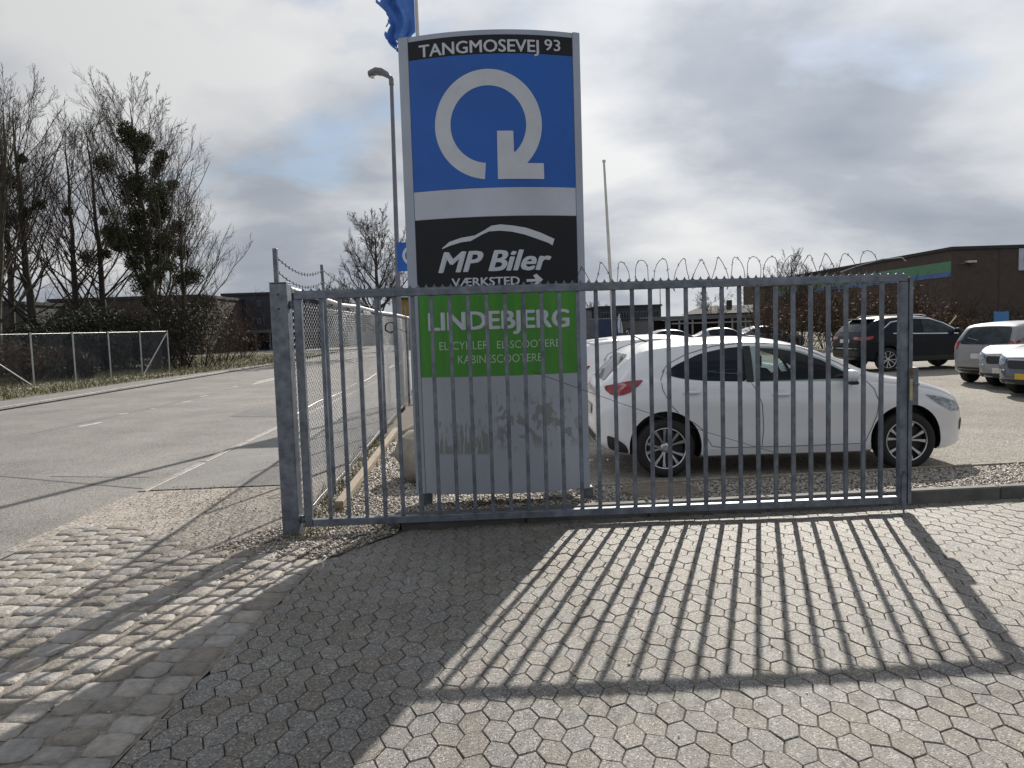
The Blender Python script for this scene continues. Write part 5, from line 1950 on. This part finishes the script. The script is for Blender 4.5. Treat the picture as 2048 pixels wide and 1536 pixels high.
def bare_tree(label, base, h, seed, style='upright', mats=(bark, twig), clumps=0, group=None, dens=1.0, lean=(0, 0), r0=None, name='bare_tree', clump_mat=None, clump_h=(.3, .8), clump_r=(.25, .6), spread=1.0):
    g = np.random.default_rng(seed)
    root = thing(name, label, 'tree', (base[0], base[1], base[2] if len(base) > 2 else 0), 0, group)
    m_ = 14
    s = np.linspace(0, 1, m_)
    tr = np.zeros((1, m_, 3))
    tr[0, :, 2] = s * h * (.95 if style == 'upright' else .8) - .15
    tr[0, :, 0] = np.cumsum(g.normal(0, .011 * h / 3, m_)) * (s > .02) + lean[0] * s * h
    tr[0, :, 1] = np.cumsum(g.normal(0, .011 * h / 3, m_)) * (s > .02) + lean[1] * s * h
    r0 = r0 or h * .0165
    trr = (r0 * (1 - s) ** .85 + .012)[None]
    if style == 'upright':
        n1 = int(46 * dens)
        P1, R1, L1 = sprout(tr, trr, np.array([h]), n1, .17, .97, (.80, .17), lambda t, g_: (.41 * (1 - t) ** .62 + .07) * g_.uniform(.75, 1.12, t.shape), .30, 9, .40, g, .012, .018)
        P2, R2, L2 = sprout(P1, R1, L1, 8, .22, .97, (.62, .2), lambda t, g_: (.46 * (1 - .55 * t)) * g_.uniform(.6, 1.2, t.shape), .5, 6, .26, g, .008, .022)
        P3, R3, L3 = sprout(P2, R2, L2, int(7 * dens), .15, .98, (.6, .2), lambda t, g_: (.46 * (1 - .4 * t)) * g_.uniform(.6, 1.3, t.shape), .6, 4, .2, g, .0062, .025)
        P4, R4, L4 = sprout(P3, R3, L3, 3, .2, .95, (.55, .2), lambda t, g_: .5 * g_.uniform(.6, 1.4, t.shape), .7, 3, .14, g, .0048, .03)
    else:
        n1 = int(26 * dens)
        P1, R1, L1 = sprout(tr, trr, np.array([h]), n1, .16, .97, (.95, .22), lambda t, g_: spread * (.52 * (1 - t) ** .5 + .15) * g_.uniform(.75, 1.1, t.shape), .44, 10, .34, g, .016, .02)
        P2, R2, L2 = sprout(P1, R1, L1, 10, .18, .98, (.7, .2), lambda t, g_: (.48 * (1 - .5 * t)) * g_.uniform(.6, 1.2, t.shape), .5, 7, .18, g, .010, .025)
        P3, R3, L3 = sprout(P2, R2, L2, 8, .12, .98, (.65, .2), lambda t, g_: (.45 * (1 - .4 * t)) * g_.uniform(.6, 1.2, t.shape), .6, 5, .14, g, .0075, .025)
        P4, R4, L4 = sprout(P3, R3, L3, 5, .15, .98, (.6, .2), lambda t, g_: .5 * g_.uniform(.6, 1.3, t.shape), .7, 3, .1, g, .006, .03)
    V, Fq = merge([(tr, trr)], 9)
    V1, F1 = merge([(P1, R1)], 5)
    link_mesh('trunk', np_mesh('trunk', np.concatenate([V, V1]), np.concatenate([Fq, F1 + len(V)]), True), mats[0], root)
    V, Fq = merge([(P2, R2), (P3, R3), (P4, R4)], 3)
    link_mesh('crown', np_mesh('crown', V, Fq, True), mats[1], root)
    for i in range(clumps):
        k = g.integers(len(P1))
        pt, _ = polyline_at(P1[k:k + 1], np.array([[g.uniform(.05, .62)]]))
        c = pt[0, 0]
        if not (clump_h[0] * h < c[2] < clump_h[1] * h):
            continue
        r = g.uniform(*clump_r)
        V, Fq = leaf_cloud((0, 0, 0), (r, r, r * .95), int(620 * r / .45), .075, g, .1)
        link_mesh('mistletoe', np_mesh('mistletoe', V, Fq), clump_mat or mistle, root, loc=tuple(c))['kind'] = 'stuff'
    return root


def at_px(px, d, z=0.0):
    return (AY(px, 700, d)[0], d, z)


GRP = 'tall bare trees across the road'
t1 = bare_tree('tall bare tree crowded with dark mistletoe balls, rightmost of the tall row', at_px(312, 37), 13.6, 11, clumps=52, group=GRP, dens=1.05, lean=(-.035, 0), mats=(barklight, twig), clump_h=(.3, .84), clump_r=(.28, .72))
t2 = bare_tree('tall bare tree with brown clumps behind the first roadside fence posts', at_px(78, 36), 13.3, 23, clumps=12, group=GRP, dens=.85, mats=(bark, twig), lean=(-.02, 0), clump_h=(.5, .8))
bare_tree('slim bare tree between the brown-clumped tree and the mistletoe tree, its left one', at_px(160, 40), 12.8, 31, group=GRP, dens=.8, r0=.2, mats=(bark, twigred), clumps=5)
bare_tree('slim bare tree just left of the mistletoe tree', at_px(216, 41), 13.6, 45, group=GRP, dens=.8, r0=.2, mats=(bark, twig), clumps=4, lean=(-.01, 0))
bare_tree('shorter bare tree just right of the mistletoe tree', at_px(366, 40), 9.6, 57, group=GRP, dens=.9, mats=(barklight, twig), clumps=6, lean=(.02, 0))
bare_tree('bare tree with leaning forked trunk at left picture edge', at_px(-14, 33), 12.4, 63, group=GRP, dens=.8, mats=(barklight, twig), clumps=5, lean=(.06, 0), r0=.24)
bare_tree('tall bare tree half outside the left picture edge', at_px(20, 43), 14.2, 68, group=GRP, dens=.7, mats=(bark, twigred), clumps=4)
bare_tree('bare round-crowned tree standing behind the lamp pole', at_px(760, 46), 9.7, 71, style='round', mats=(bark, twig), dens=1.1, r0=.2, spread=.62)
bare_tree('small bare tree rising behind the barbed wire strands', at_px(655, 52), 5.4, 77, style='round', mats=(bark, twig), dens=.5, spread=.75)
bare_tree('tiny far bare tree beside the pitched-roof house', at_px(1424, 92), 5.2, 83, style='round', mats=(bark, twig), dens=.6)
bare_tree('bare tree behind the gate near the dark flat-roofed block', at_px(1622, 58), 5.6, 87, style='round', mats=(bark, twigred), dens=.8)
bare_tree('low far bare tree right of the pylon foot', at_px(1186, 95), 4.6, 89, style='round', mats=(bark, twig), dens=.6)
bare_tree('thin bare tree in the thicket below the warehouse stripe', at_px(1580, 46), 5.6, 93, style='upright', mats=(bark, twigred), dens=.7)


def twig_shrub(label, base, h, w, seed, mat=twig, stems=16, leaves=0, leafmat=None, group=None, lsize=.085, name='shrub'):
    g = np.random.default_rng(seed)
    root = thing(name, label, 'shrub', base, 0, group)
    az = g.uniform(0, 2 * np.pi, stems)
    ln = h * g.uniform(.7, 1.05, stems)
    m_ = 7
    s = np.linspace(0, 1, m_)
    P = np.zeros((stems, m_, 3))
    spread = w * .5 * g.uniform(.2, 1, stems)
    P[:, :, 0] = (np.cos(az) * spread)[:, None] * s ** .8 + (np.cos(az) * spread * .35)[:, None]
    P[:, :, 1] = (np.sin(az) * spread)[:, None] * s ** .8 + (np.sin(az) * spread * .35)[:, None]
    P[:, :, 2] = ln[:, None] * s - .05
    P += g.normal(0, .02 * h, P.shape) * s[None, :, None]
    R_ = np.maximum(.022 * (1 - .8 * s), .008)[None].repeat(stems, 0)
    P2, R2, L2 = sprout(P, R_, ln, 9, .15, .98, (.7, .25), lambda t, g_: .36 * (1 - .5 * t) * g_.uniform(.6, 1.2, t.shape), .6, 5, .12, g, .007)
    P3, R3, L3 = sprout(P2, R2, L2, 5, .15, .98, (.7, .25), lambda t, g_: .5 * g_.uniform(.5, 1.2, t.shape), .7, 3, .1, g, .006)
    V, Fq = merge([(P, R_)], 4)
    link_mesh('stems', np_mesh('stems', V, Fq, True), mat, root)
    V, Fq = merge([(P2, R2), (P3, R3)], 3)
    link_mesh('twigs', np_mesh('twigs', V, Fq, True), mat, root)
    if leaves:
        Vs, Fs, off = [], [], 0
        for k in range(9):
            c = (g.normal(0, w * .22), g.normal(0, w * .22), h * g.uniform(.25, .72))
            V, Fq = leaf_cloud(c, (w * .3, w * .3, h * .3), leaves // 9, lsize, g, .1)
            Vs.append(V); Fs.append(Fq + off); off += len(V)
        link_mesh('foliage', np_mesh('foliage', np.concatenate(Vs), np.concatenate(Fs)), leafmat, root)
    return root


SG = 'shrubs behind the roadside fence'
SH = [  # px, distance, height, width, seed, twig material, leaves, leaf material, label
    (-30, 34, 2.6, 4.2, 1, twig, 10400, evergreen, 'dark evergreen shrub at left picture edge behind the roadside fence'),
    (70, 35.5, 2.6, 4.6, 2, twig, 11200, evergreen, 'dark evergreen shrub behind the first two roadside fence posts'),
    (165, 37, 3.0, 4.4, 3, twig, 10800, evergreen, 'dark evergreen shrub behind the second roadside fence post'),
    (245, 38, 3.2, 4.4, 4, twig, 10800, evergreen, 'dark evergreen shrub behind the third roadside fence post'),
    (318, 40, 3.3, 4.4, 5, twig, 7600, evergreen, 'dark evergreen shrub behind the end of the roadside fence'),
    (60, 29.6, 1.7, 2.6, 6, twigred, 2600, rustleaf, 'reddish-brown dry shrub close behind the roadside fence'),
    (128, 30.6, 1.5, 1.8, 7, twigred, 1500, mistle, 'olive green shrub close behind the second roadside fence panel'),
    (172, 30.4, 1.1, .8, 8, twig, 700, evergreen, 'small leafy bush right of the second roadside fence post'),
    (352, 37, 4.2, 3.4, 9, twig, 900, evergreen, 'tall twiggy shrub just past the end of the roadside fence'),
    (398, 38.5, 3.9, 3.6, 10, twig, 1200, evergreen, 'dark twiggy shrub with many stems on the grass verge'),
    (440, 45, 4.0, 4.0, 11, twigred, 800, rustleaf, 'brown twiggy shrub left of the navy building'),
    (482, 52, 3.4, 4.2, 12, twigred, 500, rustleaf, 'low brown shrub in front of the navy building'),
    (270, 48, 4.8, 5.0, 13, twig, 1400, evergreen, 'tall thicket shrub in front of the long brown building, left one'),
    (360, 50, 4.6, 5.0, 14, twigred, 1200, evergreen, 'tall thicket shrub in front of the long brown building, right one'),
    (180, 46, 4.2, 4.6, 15, twig, 1500, evergreen, 'thicket shrub beneath the slim bare trees'),
]
for (px, d, h, w, sd_, mt, lv, lm, lb_) in SH:
    twig_shrub(lb_, at_px(px, d), h, w, sd_ + 100, mt, 18, lv, lm, SG)
SR = [
    (1545, 40, 3.3, 3.6, 21, twigred, 500, rustleaf, 'brown thicket shrub left of the birch-like bare tree behind the gate'),
    (1600, 38, 3.0, 3.8, 22, twigred, 700, rustleaf, 'brown thicket shrub above the white car windscreen'),
    (1655, 39, 3.3, 3.8, 23, twigred, 600, rustleaf, 'brown thicket shrub left of the dark crossover'),
    (1705, 37, 3.4, 3.8, 24, twigred, 900, rustleaf, 'brown thicket shrub behind the rear of the dark crossover'),
    (1760, 38, 3.6, 3.8, 25, twigred, 900, rustleaf, 'brown thicket shrub behind the gate lock stile'),
    (1812, 37, 3.2, 3.8, 26, twigred, 900, rustleaf, 'brown thicket shrub above the roof of the dark crossover'),
    (1862, 38, 2.6, 3.6, 27, twigred, 700, rustleaf, 'brown thicket shrub below the warehouse corner'),
    (1915, 38, 2.0, 3.4, 28, twig, 600, rustleaf, 'low brown shrub left of the blue yard sign'),
    (1975, 40, 2.0, 3.6, 29, twig, 500, evergreen, 'low dark shrub behind the blue yard sign'),
    (2040, 40, 2.0, 3.6, 30, twig, 500, evergreen, 'low dark shrub at right picture edge'),
]
for (px, d, h, w, sd_, mt, lv, lm, lb_) in SR:
    twig_shrub(lb_, at_px(px, d, -.07), h, w, sd_ + 100, mt, 16, lv, lm, 'thicket shrubs along the yard edge')

# grass blades and litter on the verge
N = 26000
gx = rng.uniform(-24, -12.7, N)
gy = rng.uniform(18, 58, N)
ok = (gx < np.interp(gy, [19, 27, 40, 64], [-13.65, -13.65, -12.75, -14.5])) & (rng.random(N) < np.clip(1.6 - gy / 45, .3, 1))
gx, gy = gx[ok], gy[ok]
n = len(gx)
a = rng.uniform(0, 2 * np.pi, n)
hgt = rng.uniform(.05, .17, n)
w = .018
B = np.stack([gx, gy, np.full(n, .015)], -1)
dx = np.stack([np.cos(a) * w, np.sin(a) * w, np.zeros(n)], -1)
tip = B + np.stack([rng.normal(0, .05, n), rng.normal(0, .05, n), hgt], -1)
o = link_mesh('grass', np_mesh('grass', np.stack([B - dx, B + dx, tip], 1).reshape(-1, 3), np.arange(n * 3).reshape(-1, 3)), grassblade)
tag(o, 'rough green-brown grass on the verge across the road', 'grass', kind='stuff')
N = 420
ly_ = rng.uniform(23.5, 32, N)
lx_ = -23.33 + .257 * ly_ + rng.normal(.9, .45, N)
V, Fq = leaf_cloud((0, 0, 0), (1, 1, 1), N, .07, rng)
V = V.reshape(N, 4, 3)
V = V - V.mean(1, keepdims=True)
V[..., 2] = np.abs(V[..., 2]) * .6
V += np.stack([lx_, ly_, np.full(N, .05)], -1)[:, None, :]
o = link_mesh('leaf_litter', np_mesh('leaf_litter', V.reshape(-1, 3), Fq), litter)
tag(o, 'pale dry litter lying along the foot of the roadside fence', 'litter', kind='stuff')
# moss and weeds at the fence foot
N = 2400
t_ = rng.uniform(5.6, 11, N)
wx_ = -1.72 - .0505 * (t_ - 5.9) + rng.normal(.06, .1, N)
B = np.stack([wx_, t_, np.full(N, .012)], -1)
dx = np.stack([rng.normal(0, .004, N), rng.normal(0, .004, N), np.zeros(N)], -1)
tip = B + np.stack([rng.normal(0, .015, N), rng.normal(0, .015, N), rng.uniform(.015, .06, N)], -1)
o = link_mesh('weeds', np_mesh('weeds', np.stack([B - dx, B + dx, tip], 1).reshape(-1, 3), np.arange(N * 3).reshape(-1, 3)), grassblade)
tag(o, 'short weeds growing along the foot of the mesh fence', 'weeds', kind='stuff')


# ================================================================== BUILDINGS
def building(name, label, cat, x0, x1, y0, y1, z1, mat, roofmat=roofdark, z0=-.3, par=.25, group=None):
    b = thing(name, label, cat, ((x0 + x1) / 2, y0, 0), 0, group)
    m = MB(); m.box(x0, x1, y0, y1, z0, z1); m.build('wall', mat, b, True)
    m = MB(); m.box(x0 - .12, x1 + .12, y0 - .12, y1 + .12, z1 + .002, z1 + par); m.build('roof', roofmat, b, True)
    return b


def win(b, x0, x1, z0, z1, y, mat=bl_wglass, fm=bl_grey, mull=0):
    m = MB(); m.box(x0, x1, y - .06, y - .004, z0, z1); w_ = m.build('window', fm, b, True)
    n_ = mull + 1
    for i in range(n_):
        a_ = x0 + .06 + (x1 - x0 - .06) * i / n_
        c_ = x0 + (x1 - x0 - .06) * (i + 1) / n_
        m = MB(); m.box(a_, c_, y - .075, y - .061, z0 + .06, z1 - .06); m.build('pane', mat, w_, True)


def pxwin(b, px0, px1, py0, py1, y, **k):
    X0, Z1 = AY(px0, py0, y)
    X1, Z0 = AY(px1, py1, y)
    win(b, X0, X1, min(Z0, Z1), max(Z0, Z1), y, **k)


d = 76.0
nx0, nz = AY(444, 587, d)
nx1 = AY(640, 587, d)[0]
nb_ = building('office_building', 'dark navy flat-roofed office block left of the gate post', 'building', nx0, nx1, d, d + 14, nz - .25, bl_navy)
for px in (466, 514, 590, 612):
    for py in (601, 636):
        pxwin(nb_, px, px + 8, py, py + 12, d)
m = MB(); m.box(nx0 - .2, nx1 + .2, d - 1.3, d - .01, 1.75, 2.05); m.build('canopy', bl_grey, nb_, True)
for px in (462, 492, 520, 548, 586, 612):
    X = AY(px, 680, d)[0]
    m = MB(); m.box(X - .07, X + .07, d - 1.25, d - 1.1, -.2, 1.75); m.build('canopy_post', bl_grey, nb_, True)
for px0, px1 in ((464, 490), (494, 518), (522, 546), (550, 584)):
    pxwin(nb_, px0, px1, 673, 696, d, mat=bl_wdark, fm=bl_navy, mull=2)

d = 66.0
bx0, bz = AY(98, 598, d)
bx1 = AY(402, 598, d)[0]
bb = building('brick_building', 'long dark brown flat-roofed building behind the bare trees', 'building', bx0, bx1, d, d + 12, bz - .25, bl_brown)
for px in (120, 165, 240, 285, 345, 378):
    pxwin(bb, px, px + 16, 620, 640, d, mat=bl_wdark, mull=1)
m = MB(); m.box(bx0 - .05, bx0 + 5.8, d - .06, d - .003, -.2, bz - .6); m.build('cladding', bl_green, bb, True)
gx1, gz = AY(48, 603, 60)
gb = building('green_shed', 'dark green-grey shed at the left picture edge behind trees', 'building', gx1 - 16, gx1, 60, 70, gz - .25, bl_green)
for px in (-20, 15):
    pxwin(gb, px, px + 14, 622, 642, 60, mat=bl_wdark, mull=1)
px0, pz = AY(46, 606, 72)
px1 = AY(104, 606, 72)[0]
pb = building('pale_house', 'pale rendered building glimpsed between green shed and brown building', 'building', px0, px1, 72, 80, pz - .25, bl_pale)
pxwin(pb, 58, 68, 617, 633, 72, mat=bl_wdark, mull=1)
gx0, gz = AY(655, 632, 88)
gx1 = AY(1184, 632, 88)[0]
g2 = building('grey_hall', 'low grey hall seen through the mesh fence', 'building', gx0, gx1, 88, 100, gz - .25, bl_pale)
for px in range(670, 1170, 25):
    pxwin(g2, px, px + 13, 650, 664, 88, mat=bl_wdark, mull=1)
yx, yz = AY(800, 614, 60)
m = MB(); m.box(yx, yx + 1.6, 60, 61, 0, yz + .6)
yb = thing('board_stack', 'yellowish board-clad hut peeking out left of the pylon', 'hut', (yx + .8, 60, 0))
m.build('wall', yellowwood, yb, True)
for i in range(6):
    m = MB(); m.box(yx - .02, yx + 1.62, 59.95, 59.99, .3 + i * .45, .3 + i * .45 + .40, .01); m.build('board', yellowwood, yb, True)
m = MB(); m.box(yx - .2, yx + 1.8, 59.8, 61.2, yz + .602, yz + .75); m.build('roof', roofdark, yb, True)

# warehouse on the right
d = 65.0
wx, wz = AY(1905, 497, d)
wh = thing('warehouse', 'large dark brown warehouse with green and blue stripe at right', 'building', (wx, d, 0))
m = MB(); m.box(wx, wx + 60, d, d + 58, -.4, wz - .12); m.build('wall', bl_ware, wh, True)
m = MB(); m.box(wx - .15, wx + 60.2, d - .15, d + 58.2, wz - .118, wz + .15); m.build('roof_edge', roofdark, wh, True)
zg1, zg0, zb0 = AY(1903, 522, d)[1], AY(1903, 543, d)[1], AY(1903, 553, d)[1]
m = MB(); m.box(wx - .05, wx - .004, d + .1, d + 52, zg0, zg1); m.build('green_stripe', st_green, wh, True)
m = MB(); m.box(wx - .05, wx - .004, d + .1, d + 52, zb0, zg0 - .004); m.build('blue_stripe', st_blue, wh, True)
lx0, lz = AY(1930, 525, d)
m = MB(); m.box(lx0 - .05, lx0 + .75, d - .5, d - .02, lz - .06, lz + .12, .03); fl = m.build('floodlight', polewhite, wh, True)
m = MB(); m.tube([(lx0 - .5, d - .01, lz - .1), (lx0 - .3, d - .3, lz - .08), (lx0, d - .3, lz)], .05, 6); m.build('bracket', bl_grey, fl, True)
sx0, sz1 = AY(2037, 497, d)
sz0 = AY(2037, 541, d)[1]
m = MB(); m.box(sx0, sx0 + 5, d - .1, d - .01, sz0, sz1, .01); ws = m.build('sign_board', sg_white, wh, True)
m = MB(); m.box(sx0 + .42, sx0 + .8, d - .12, d - .101, sz0 + .7, sz1 - .45, .005); m.build('blue_mark', sg_blue, ws, True)
for i in range(7):                                    # cladding joints of the gable wall
    m = MB(); m.box(wx + 4 + i * 8, wx + 4.06 + i * 8, d - .03, d - .002, -.3, wz - .15); m.build('wall_joint', bl_brown, wh, True)

# far yard buildings seen between the bars
d = 84.0
fx0, fz = AY(1192, 616, d)
fx1 = AY(1322, 611, d)[0]
fb = building('dark_hall', 'long dark flat building with window bands far behind the flagpole', 'building', fx0, fx1, d, d + 10, fz, bl_navy, par=.2)
for i in range(6):
    xa = fx0 + .5 + (fx1 - fx0 - .6) * i / 6
    win(fb, xa, xa + (fx1 - fx0) / 6 - .25, fz - 1.3, fz - .5, d, bl_wdark, bl_grey, 2)
m = MB(); m.box(fx0 + 3, fx1, d - .4, d - .01, fz - 1.75, fz - 1.55); m.build('ledge', bl_pale, fb, True)
d = 60.0
cx0, cz = AY(1188, 639, d)
cx1 = AY(1240, 639, d)[0]
cb = thing('shipping_container', 'dark blue container behind the second white car', 'container', ((cx0 + cx1) / 2, d, 0))
m = MB(); m.box(cx0, cx1, d, d + 2.4, cz - 2.6, cz); m.build('wall', bl_blue, cb, True)
for i in range(14):
    xa = cx0 + .06 + (cx1 - cx0 - .1) * i / 14
    m = MB(); m.box(xa, xa + .07, d - .035, d - .002, cz - 2.5, cz - .08); m.build('rib', bl_blue, cb, True)
m = MB(); m.box(cx0 - .03, cx1 + .03, d - .06, d + 2.43, cz + .002, cz + .07); m.build('roof', bl_pale, cb, True)
gx0, gz = AY(1243, 641, 62)
gx1 = AY(1297, 641, 62)[0]
gs = building('grey_shed', 'plain grey-blue shed right of the blue container', 'shed', gx0, gx1, 62, 66, gz, bl_grey, par=.08, z0=-.8)
win(gs, gx0 + .3, gx0 + .9, gz - 1.1, gz - .6, 62, bl_wdark)
d = 70.0
ox0, oz = AY(1298, 634, d)
ox1 = AY(1520, 630, d)[0]
osd = thing('open_shed', 'long low open-fronted shed with pale posts beyond the white car roof', 'shed', ((ox0 + ox1) / 2, d, 0))
m = MB(); m.box(ox0, ox1, d - .5, d + 5, oz - .35, oz); m.build('roof', bl_grey, osd, True)
m = MB(); m.box(ox0, ox1, d + 4.8, d + 5, -.6, oz - .36); m.build('back_wall', bl_brown, osd, True)
for i in range(9):
    xa = ox0 + .2 + (ox1 - ox0 - .5) * i / 8
    m = MB(); m.box(xa, xa + .14, d - .4, d - .26, -.6, oz - .352); m.build('post', bl_pale, osd, True)
m = MB(); m.box(ox0 + 2, ox1, d - .45, d - .41, oz - .75, oz - .62); m.build('rail', bl_pale, osd, True)
d = 98.0
hx0, hz = AY(1392, 628, d)
hx1 = AY(1520, 628, d)[0]
rz_ = AY(1450, 610, d)[1]
ph = thing('pitched_house', 'low house with dark pitched roof far behind the gate', 'house', ((hx0 + hx1) / 2, d, 0))
m = MB(); m.box(hx0, hx1, d, d + 7, -.5, hz); m.build('wall', bl_brown, ph, True)
m = MB(); m.add([(hx0 - .3, d - .4, hz), (hx1 + .3, d - .4, hz), (hx1 + .3, d + 7.4, hz), (hx0 - .3, d + 7.4, hz), (hx0 + 1.6, d + 3.5, rz_), (hx1 + .3, d + 3.5, rz_)],
                [(0, 1, 5, 4), (2, 3, 4, 5), (3, 0, 4), (1, 2, 5), (0, 3, 2, 1)]); rf = m.build('roof', roofdark, ph, True)
m = MB(); m.box(hx0 + 5, hx0 + 5.6, d + 3, d + 3.6, rz_ - .2, rz_ + .7); m.build('chimney', bl_brown, rf, True)
for i in range(3):
    win(ph, hx0 + 1 + i * 2.4, hx0 + 2 + i * 2.4, hz - 1.3, hz - .4, d, bl_wdark)
d = 80.0
tx0, tz = AY(1530, 571, d)
tx1 = AY(1556, 571, d)[0]
tb = building('tower_block', 'narrow dark flat-roofed block rising above the thicket behind the gate', 'building', tx0, tx1, d, d + 4, tz - .2, bl_ware, par=.2)
win(tb, tx0 + .3, tx0 + .7, tz - 1.6, tz - .8, d, bl_wdark)

# blue yard sign and lean-to rail by the thicket
d = 33.0
qx0, qz1 = AY(1988, 624, d)
qx1, qz0 = AY(2017, 650, d)
ys = thing('yard_sign', 'blue rectangular sign on posts in front of the warehouse', 'sign', ((qx0 + qx1) / 2, d, -.07))
m = MB(); m.box(qx0, qx1, d - .02, d + .02, qz0 - .25, qz1, .005); m.build('panel', M('yard_sign_blue', (0.04, 0.17, 0.42), rough=.5, scale=3), ys, True)
for X in (qx0 + .05, qx1 - .05):
    m = MB(); m.tube([(X, d + .04, -.1), (X, d + .04, qz1 + .03)], .025, 8); m.build('post', galv, ys, True)
lx0, lz0 = AY(1893, 655, 34)
lx1, lz1 = AY(1913, 632, 34)
m = MB(); m.tube([(lx0 - .5, 34, lz0 - .6), (lx1, 34, lz1)], .03, 6)
o = m.build('leaning_pole', yellowed)
tag(o, 'pale pole leaning above the bonnet of the dark crossover', 'pole')
# thin masts far away
for px, py, d, lb_ in ((1194, 560, 80, 'thin mast left of the bare white flagpole'), (1320, 575, 86, 'thin mast at right end of the long dark hall')):
    X, Z = AY(px, py, d)
    m = MB(); m.tube([(X, d, -.3), (X, d, Z)], [.07, .045], 6)
    o = m.build('mast', bl_grey)
    tag(o, lb_, 'mast')
# white cloth hanging by the bare flagpole
bm = bmesh.new()
g_ = []
for r_ in range(13):
    row = []
    for c in range(7):
        t, v_ = c / 6, r_ / 12
        X, Z = AY(1236 + (3 + 10 * v_ * (1 - .35 * v_)) * t, 634 + 32 * v_ - 6 * t * (1 - v_), 23.6)
        row.append(bm.verts.new((X, 23.6 + .07 * math.sin(t * 8 + v_ * 4), Z)))
    g_.append(row)
for r_ in range(12):
    for c in range(6):
        bm.faces.new((g_[r_][c], g_[r_][c + 1], g_[r_ + 1][c + 1], g_[r_ + 1][c]))
me = bpy.data.meshes.new('pennant')
bm.to_mesh(me)
bm.free()
me.polygons.foreach_set('use_smooth', [True] * len(me.polygons))
o = link_mesh('pennant', me, sg_white)
o.modifiers.new('thick', 'SOLIDIFY').thickness = .004
tag(o, 'drooping white cloth at the foot of the bare flagpole', 'flag')

# far parked cars glinting beyond the roof of the white car
for i, (px, d, pt_, lb_) in enumerate(((1345, 40, graphite_paint, 'far grey car just above the white hatchback roof, left of three'), (1445, 42, silver_paint, 'far silver car glinting beyond the white hatchback roof, middle of three'),
                                       (1530, 44, graphite_paint, 'far grey car beyond the white hatchback windscreen, right of three'))):
    X = AY(px, 670, d)[0]
    root, decal, seam, bvh = make_car('far_car', lb_, dict(SEDAN, n=30), pt_, (X - 2.2, d, -.25), rad((4, -3, 6)[i]), 'far cars in the yard')
    decal('side_window', round_poly([(1.25, 1.30), (1.6, 1.37), (2.1, 1.385), (2.6, 1.28), (3.0, 1.03), (2.9, .98), (1.3, 1.03)], .06), 'side', carglass, .006, -1, .1)
